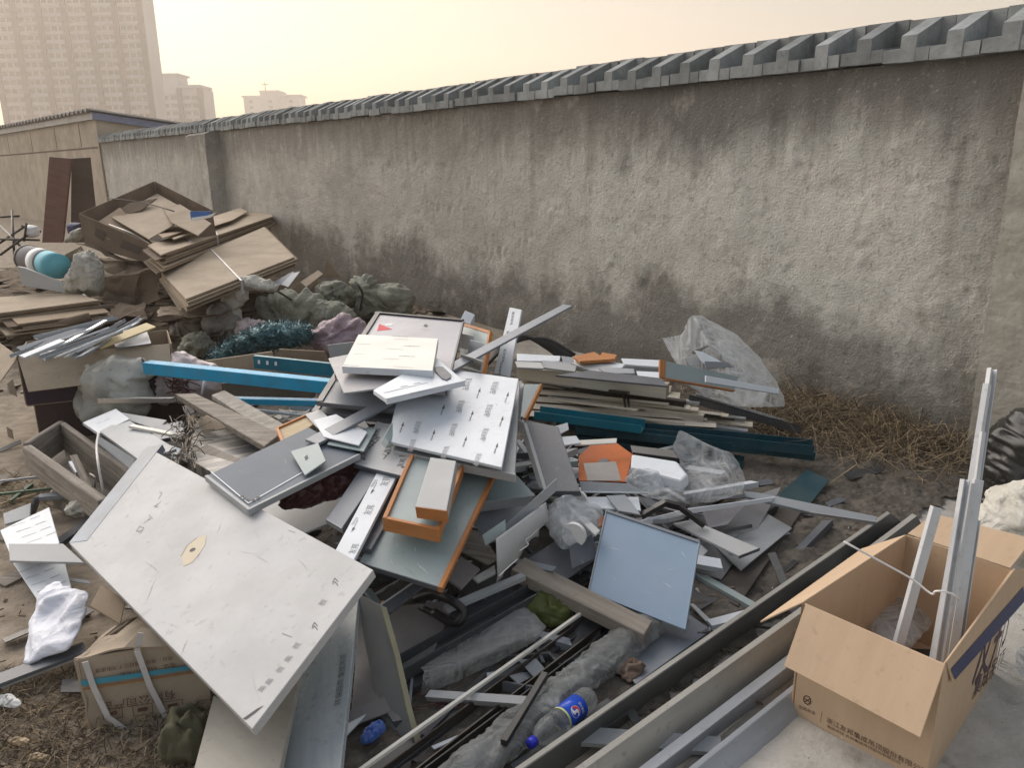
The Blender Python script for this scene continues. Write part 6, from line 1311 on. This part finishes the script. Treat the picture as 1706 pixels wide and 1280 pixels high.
# ---------------------------------------------------------------- open box at the right
A_, B_, C_, D_ = P(1340, 1006, .39), P(1574, 1108, .39), P(1511, 893, .39), P(1687, 951, .39)
dz = Vector((0, 0, -.39)); r = empty('open_box', A_+dz); tag(r, 'open tan cardboard box with flaps out holding white profiles', 'cardboard box')
slab('front_panel', [A_, B_, B_+dz, A_+dz], .005, CARDT, r); slab('side_panel', [B_+Vector((.003, .003, 0)), D_, D_+dz, B_+dz+Vector((.003, .003, 0))], .005, CARDT, r)
slab('side_panel', [C_, A_+Vector((-.003, .003, 0)), A_+dz+Vector((-.003, .003, 0)), C_+dz], .005, CARDT, r); slab('back_panel', [D_+Vector((0, .004, 0)), C_+Vector((0, .004, 0)), C_+dz+Vector((0, .004, 0)), D_+dz+Vector((0, .004, 0))], .005, CARDT, r)
slab('bottom_panel', [A_+dz*.985, B_+dz*.985, D_+dz*.985, C_+dz*.985], .004, CARDT, r)
def flap(q4, mt=CARDT): return slab('flap', q4, .005, mt, r)
flap([A_+Vector((.002, -.006, .004)), B_+Vector((-.003, -.006, .004)), P(1533, 1230, .205), P(1306, 1110, .235)])
flap([A_+Vector((-.004, .002, .005)), C_+Vector((-.004, 0, .005)), P(1436, 914, .35), P(1266, 1036, .325)])
flap([C_+Vector((.004, .006, .005)), D_+Vector((-.004, .006, .005)), P(1722, 898, .46), P(1556, 856, .455)])
fr = flap([B_+Vector((.006, .003, .006)), D_+Vector((.006, -.002, .006)), P(1730, 950, .335), P(1588, 1138, .30)])
rr = Pan(); A2_ = P(1588, 1138, .30); rr.pl = plane3(B_+Vector((.006, .003, .006)), D_+Vector((.006, -.002, .006)), A2_); rr.n = rr.pl.n; rr.o = r; rr.inkV = {}
fill(rr, [(1583, 1116), (1590, 1133), (1708, 1000), (1704, 978)], NAVY, .002); done(rr)
rr = Pan(); rr.pl = plane3(A_, B_, A_+dz); rr.n = rr.pl.n; rr.o = r; rr.inkV = {}
text(rr, '浙江友邦集成吊顶股份有限公司', (1377, 1204), (1545, 1293), INKB, lift=.0015, asp=1.0)
text(rr, '友邦吊顶', (1331, 1180), (1358, 1193), INKB, lift=.0015)
text(rr, '集成吊顶 友邦集成吊顶股份有限公司', (1378, 1212), (1500, 1275), INKB, lift=.0015, asp=.8)
pts = [(1345+6*math.cos(t*math.pi/6), 1167+7*math.sin(t*math.pi/6)+1.5*math.cos(t*math.pi/6)) for t in range(13)]; stroke(rr, pts, .003, INKB, .0015); stroke(rr, [(1340, 1170), (1350, 1165)], .003, INKB, .0015); stroke(rr, [(1341, 1164), (1350, 1171)], .003, INKB, .0015)
stroke(rr, [(1370, 1186), (1367, 1204)], .0012, INKB, .0015); done(rr)
rr = Pan(); rr.pl = plane3(B_+Vector((.003, .003, 0)), D_, B_+dz+Vector((.003, .003, 0))); rr.n = rr.pl.n; rr.o = r; rr.inkV = {}
text(rr, '友邦', (1616, 1152), (1668, 1094), PURP, lift=.0015, asp=1.5); text(rr, '集成吊顶', (1618, 1168), (1668, 1112), PURP, lift=.0015, asp=.8); done(rr)
# film and scraps in the box
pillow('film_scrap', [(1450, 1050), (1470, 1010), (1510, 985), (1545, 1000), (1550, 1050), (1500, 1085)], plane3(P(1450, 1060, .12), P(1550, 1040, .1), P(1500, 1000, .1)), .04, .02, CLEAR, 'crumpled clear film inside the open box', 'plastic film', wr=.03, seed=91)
pan('yellow_tag', [(1531, 1020), (1540, 1012), (1545, 1022), (1536, 1030)], [.12, .12, .1], .003, flatm('yellow_tag', (.5, .4, .06)), 'small yellow tag inside the open box', 'tag')
# bundle of white profiles
BIN = M('white_lacquered_profile', (.58, .60, .62), (.52, .54, .57), rough=.3, rand=.06, dirt=.2)
prof_l = [((1500, 1074, 2.02), (1563, 846, 2.12), lang(.028, .02, .003), 0, 'white angle profile standing at the left of the bundle in the box'),
          ((1556, 1150, 1.93), (1612, 800, 2.13), uch(.024, .016, .003), .3, 'white channel profile at the front of the bundle in the box'),
          ((1578, 1160, 1.95), (1632, 800, 2.16), lang(.026, .02, .003), -.2, 'broad white profile at the right front of the bundle'),
          ((1584, 1130, 2.02), (1657, 614, 2.42), uch(.026, .018, .003), .2, 'tallest white profile of the bundle, reaching far above the box'),
          ((1572, 1140, 2.0), (1650, 640, 2.38), lang(.022, .018, .003), .6, 'tall narrow white profile just left of the tallest one'),
          ((1590, 1130, 2.03), (1627, 866, 2.2), uch(.024, .018, .003), -.5, 'short white profile at the right of the bundle'),
          ((1566, 1155, 1.95), (1622, 806, 2.15), lang(.018, .015, .003), .5, 'slim white angle between the two front profiles'),
          ((1583, 1150, 1.97), (1640, 720, 2.28), rect(.014, .012), .1, 'slim white bar behind the broad right profile'),
          ((1545, 1150, 1.96), (1590, 900, 2.1), rect(.012, .01), .1, 'thin white rod at the left of the bundled profiles')]
for a, b, pf, rl_, lb in prof_l:
    sweep('white_profile', PY(*a), PY(*b), pf, BIN, lb, 'metal profile', 'white profiles bundled in the box', roll=rl_, up=Vector((0, -1, .2)))
tube('zip_tie', [PY(1406, 903, 2.05), PY(1470, 938, 2.03), PY(1520, 966, 2.02), PY(1551, 990, 1.99), PY(1558, 986, 1.98), PY(1572, 986, 1.97), PY(1590, 992, 1.98), PY(1598, 1000, 2.02)], .0032, WHT, 'long white zip tie round the bundle of profiles', 'zip tie', smoothn=3)
# bags at the right edge
pillow('black_bag', [(1636, 860), (1640, 790), (1660, 715), (1690, 690), (1730, 690), (1760, 780), (1740, 870), (1690, 885)], planeY(3.55), .2, .15, M('dark_glossy_bag', (.03, .03, .03), (.02, .02, .02), rough=.25, dirt=.4, dirtc=(.1, .095, .08), bump=.1), 'dark shiny rubbish bag behind the open box at the wall', 'bag', wr=.09, wf=5, seed=93, ridge=.7)
pillow('white_sack', [(1620, 890), (1650, 845), (1690, 818), (1740, 805), (1770, 880), (1740, 930), (1670, 915)], planeY(3.0), .16, .15, SACKW, 'dirty white sack behind the open box at the right edge', 'sack', wr=.06, wf=5, seed=94)
pillow('plastic_scrap', [(1690, 1110), (1700, 1080), (1730, 1075), (1740, 1120), (1705, 1132)], plane3(P(1690, 1110, .06), P(1740, 1110, .07), P(1705, 1132, .03)), .04, .03, CLEAR, 'clear plastic scrap at the right edge on the concrete', 'plastic scrap', wr=.03, seed=95)
# ================================================================ dry grass, litter
def blades(name, n, fn, mat, ln, wd, sd, label=None):
    rnd = random.Random(sd); V, Fc = [], []
    for k in range(n):
        x, y, z = fn(rnd); L_ = ln*rnd.uniform(.4, 1.2); az = rnd.uniform(0, 6.28); el = rnd.uniform(.05, .9)
        d = Vector((math.cos(az)*math.cos(el), math.sin(az)*math.cos(el), math.sin(el))); s = d.cross(Vector((rnd.uniform(-1, 1), rnd.uniform(-1, 1), 1))).normalized()*wd*rnd.uniform(.5, 1.3)
        p = Vector((x, y, z)); b = len(V); q = p+d*L_*.55; e = q+(d+Vector((rnd.uniform(-.5, .5), rnd.uniform(-.5, .5), -rnd.uniform(.3, 1.1)))).normalized()*L_*.5
        V += [p-s, p+s, q+s*.8, q-s*.8, e]; Fc += [(b, b+1, b+2, b+3), (b+3, b+2, b+4)]
    o = mk(name, V, Fc, mat); return tag(o, kind='stuff')
GR = M('dry_straw', (.40, .31, .19), (.22, .165, .10), scale=30, rough=.8, rand=0); GR2 = M('dead_stem', (.13, .10, .07), (.07, .055, .04), scale=30, rough=.9, rand=0)
def nearwall(r_):
    t = r_.gauss(.75, .45); d = abs(r_.gauss(0, .30))+.03; p = wp(t, 0, d); return p.x, p.y, r_.uniform(0, .16)*max(0, 1-d*2)
blades('dry_grass', 2600, nearwall, GR, .34, .0022, 1); blades('dry_grass', 1300, nearwall, GR2, .40, .002, 2)
def botleft(r_):
    p = P(r_.uniform(-60, 360), r_.uniform(1120, 1310), 0); return p.x, p.y, .0
blades('dry_grass', 1500, botleft, GR, .10, .0016, 3); blades('dry_grass', 1500, botleft, GR2, .09, .002, 4)
def left(r_):
    p = P(r_.uniform(-40, 110), r_.gauss(828, 20), 0); return p.x, p.y, .0
blades('dry_grass', 600, left, GR, .12, .002, 5)
def scatter(name, n, fn, mat, s0, s1, sd, kind='stuff'):
    rnd = random.Random(sd); V, Fc = [], []
    for k in range(n):
        x, y = fn(rnd); c = Vector((x, y, gh(x, y)+rnd.uniform(.0, .03))); a = rnd.uniform(0, 6.28); L_, w_ = rnd.uniform(s0, s1), rnd.uniform(s0*.3, s1*.4)
        u = Vector((math.cos(a), math.sin(a), rnd.uniform(-.35, .35))).normalized(); v = u.cross(Vector((rnd.uniform(-.3, .3), rnd.uniform(-.3, .3), 1))).normalized(); n_ = u.cross(v)*.004
        q = [c+u*L_*.5+v*w_*rnd.uniform(.3, .6), c-u*L_*.5+v*w_*.5, c-u*L_*rnd.uniform(.3, .5)-v*w_*.5, c+u*L_*.5-v*w_*.5]
        b = len(V); V += q+[p+n_ for p in q]; Fc += [(b, b+1, b+2, b+3), (b+7, b+6, b+5, b+4)]+[(b+i, b+4+i, b+4+(i+1) % 4, b+(i+1) % 4) for i in range(4)]
    return tag(mk(name, V, Fc, mat), kind=kind)
def zone(cx, cy, sx, sy): return lambda r_: (r_.gauss(cx, sx), r_.gauss(cy, sy))
scatter('scrap_litter', 160, zone(-.2, 3.3, .75, .7), DARKM, .05, .3, 11); scatter('scrap_litter', 90, zone(-.1, 3.3, .7, .7), LSTEEL, .04, .22, 12); scatter('scrap_litter', 60, zone(-.3, 3.3, .7, .7), WHITE, .03, .16, 13)
scatter('cardboard_litter', 200, zone(-3.2, 7.6, 1.4, .9), CARD, .08, .45, 14); scatter('cardboard_litter', 130, zone(-3.0, 7.2, 1.4, .9), CARDD, .08, .4, 15); scatter('cardboard_litter', 110, zone(-5.5, 9.0, 1.6, .9), CARDD, .08, .5, 16)
scatter('paper_litter', 50, zone(-3.5, 6.8, 1.5, .9), SACKW, .04, .2, 17); scatter('scrap_litter', 90, zone(-1.8, 4.8, .8, .5), DARKM, .05, .3, 18); scatter('scrap_litter', 60, zone(-1.8, 4.4, .8, .6), WOOD, .05, .3, 19)
scatter('ground_chips', 240, lambda r_: ((lambda p: (p.x, p.y))(P(r_.uniform(-40, 380), r_.uniform(1000, 1300), 0))), CARDD, .006, .03, 20); scatter('ground_chips', 130, zone(1.0, 2.6, .7, .7), PALE, .004, .014, 21); scatter('ground_chips', 120, zone(.9, 3.2, .6, .5), CARDD, .008, .04, 22)
def strips_litter(n, fn, mat, sd, l0=.15, l1=.55, zt=.10):
    rnd = random.Random(sd); V, Fc = [], []
    for k in range(n):
        x, y = fn(rnd); c = Vector((x, y, gh(x, y)+rnd.uniform(.012, zt))); a = rnd.gauss(.6, 1.1); L_, w_ = rnd.uniform(l0, l1), rnd.choice([.010, .016, .025, .04, .07])*rnd.uniform(.7, 1.2)
        u = Vector((math.cos(a), math.sin(a), rnd.uniform(-.12, .12))).normalized()*L_*.5; v = u.cross(Vector((rnd.uniform(-.5, .5), rnd.uniform(-.5, .5), 1))).normalized()*w_*.5; n_ = u.cross(v).normalized()*rnd.choice([.003, .008, .015])
        q = [c+u+v, c-u+v*rnd.uniform(.7, 1), c-u*rnd.uniform(.9, 1)-v, c+u*rnd.uniform(.85, 1)-v]; b = len(V); V += [p+n_ for p in q]+[p-n_ for p in q]
        Fc += [(b, b+1, b+2, b+3), (b+7, b+6, b+5, b+4)]+[(b+i, b+4+i, b+4+(i+1) % 4, b+(i+1) % 4) for i in range(4)]
    tag(mk('scrap_litter', V, Fc, mat), kind='stuff')
for k, mt in enumerate((STEEL, LSTEEL, WHITE, DARKM, AQUA, PALE, DSTEEL)):
    strips_litter((18, 18, 12, 24, 9, 13, 22)[k], zone(.30, 3.35, .36, .42), mt, 200+k)
    strips_litter((6, 4, 2, 16, 2, 3, 14)[k], zone(-.25, 2.45, .40, .28), mt, 230+k, zt=.05)
    strips_litter((10, 12, 10, 12, 4, 8, 10)[k], zone(-1.35, 3.6, .35, .5), mt, 260+k, zt=.12)
scatter('scrap_litter', 60, zone(.75, 3.9, .4, .3), DSTEEL, .05, .2, 23)
r_ = random.Random(77)
for i, (x, y, lb) in enumerate([(12, 1165, 'white leaf shaped plastic scrap at the lower left corner'), (28, 1236, 'curled pale leaf lying in the dry grass at the bottom left'), (60, 1262, 'pale dry leaf at the very bottom left')]):
    q = [(x-14, y-6), (x+8, y-8), (x+24, y+8), (x+12, y+16), (x-12, y+12)] if i == 0 else [(x-16, y+4), (x, y-8), (x+22, y-2), (x+6, y+8)]
    pillow('leaf_scrap', q, plane3(P(x, y, .03), P(x+20, y, .045), P(x, y+12, .025)), .006, .004, PALE if i == 0 else M('dry_leaf', (.30, .22, .13)), lb, 'scrap', wr=.008, wf=14, seed=100+i, rings=6, seg=24)
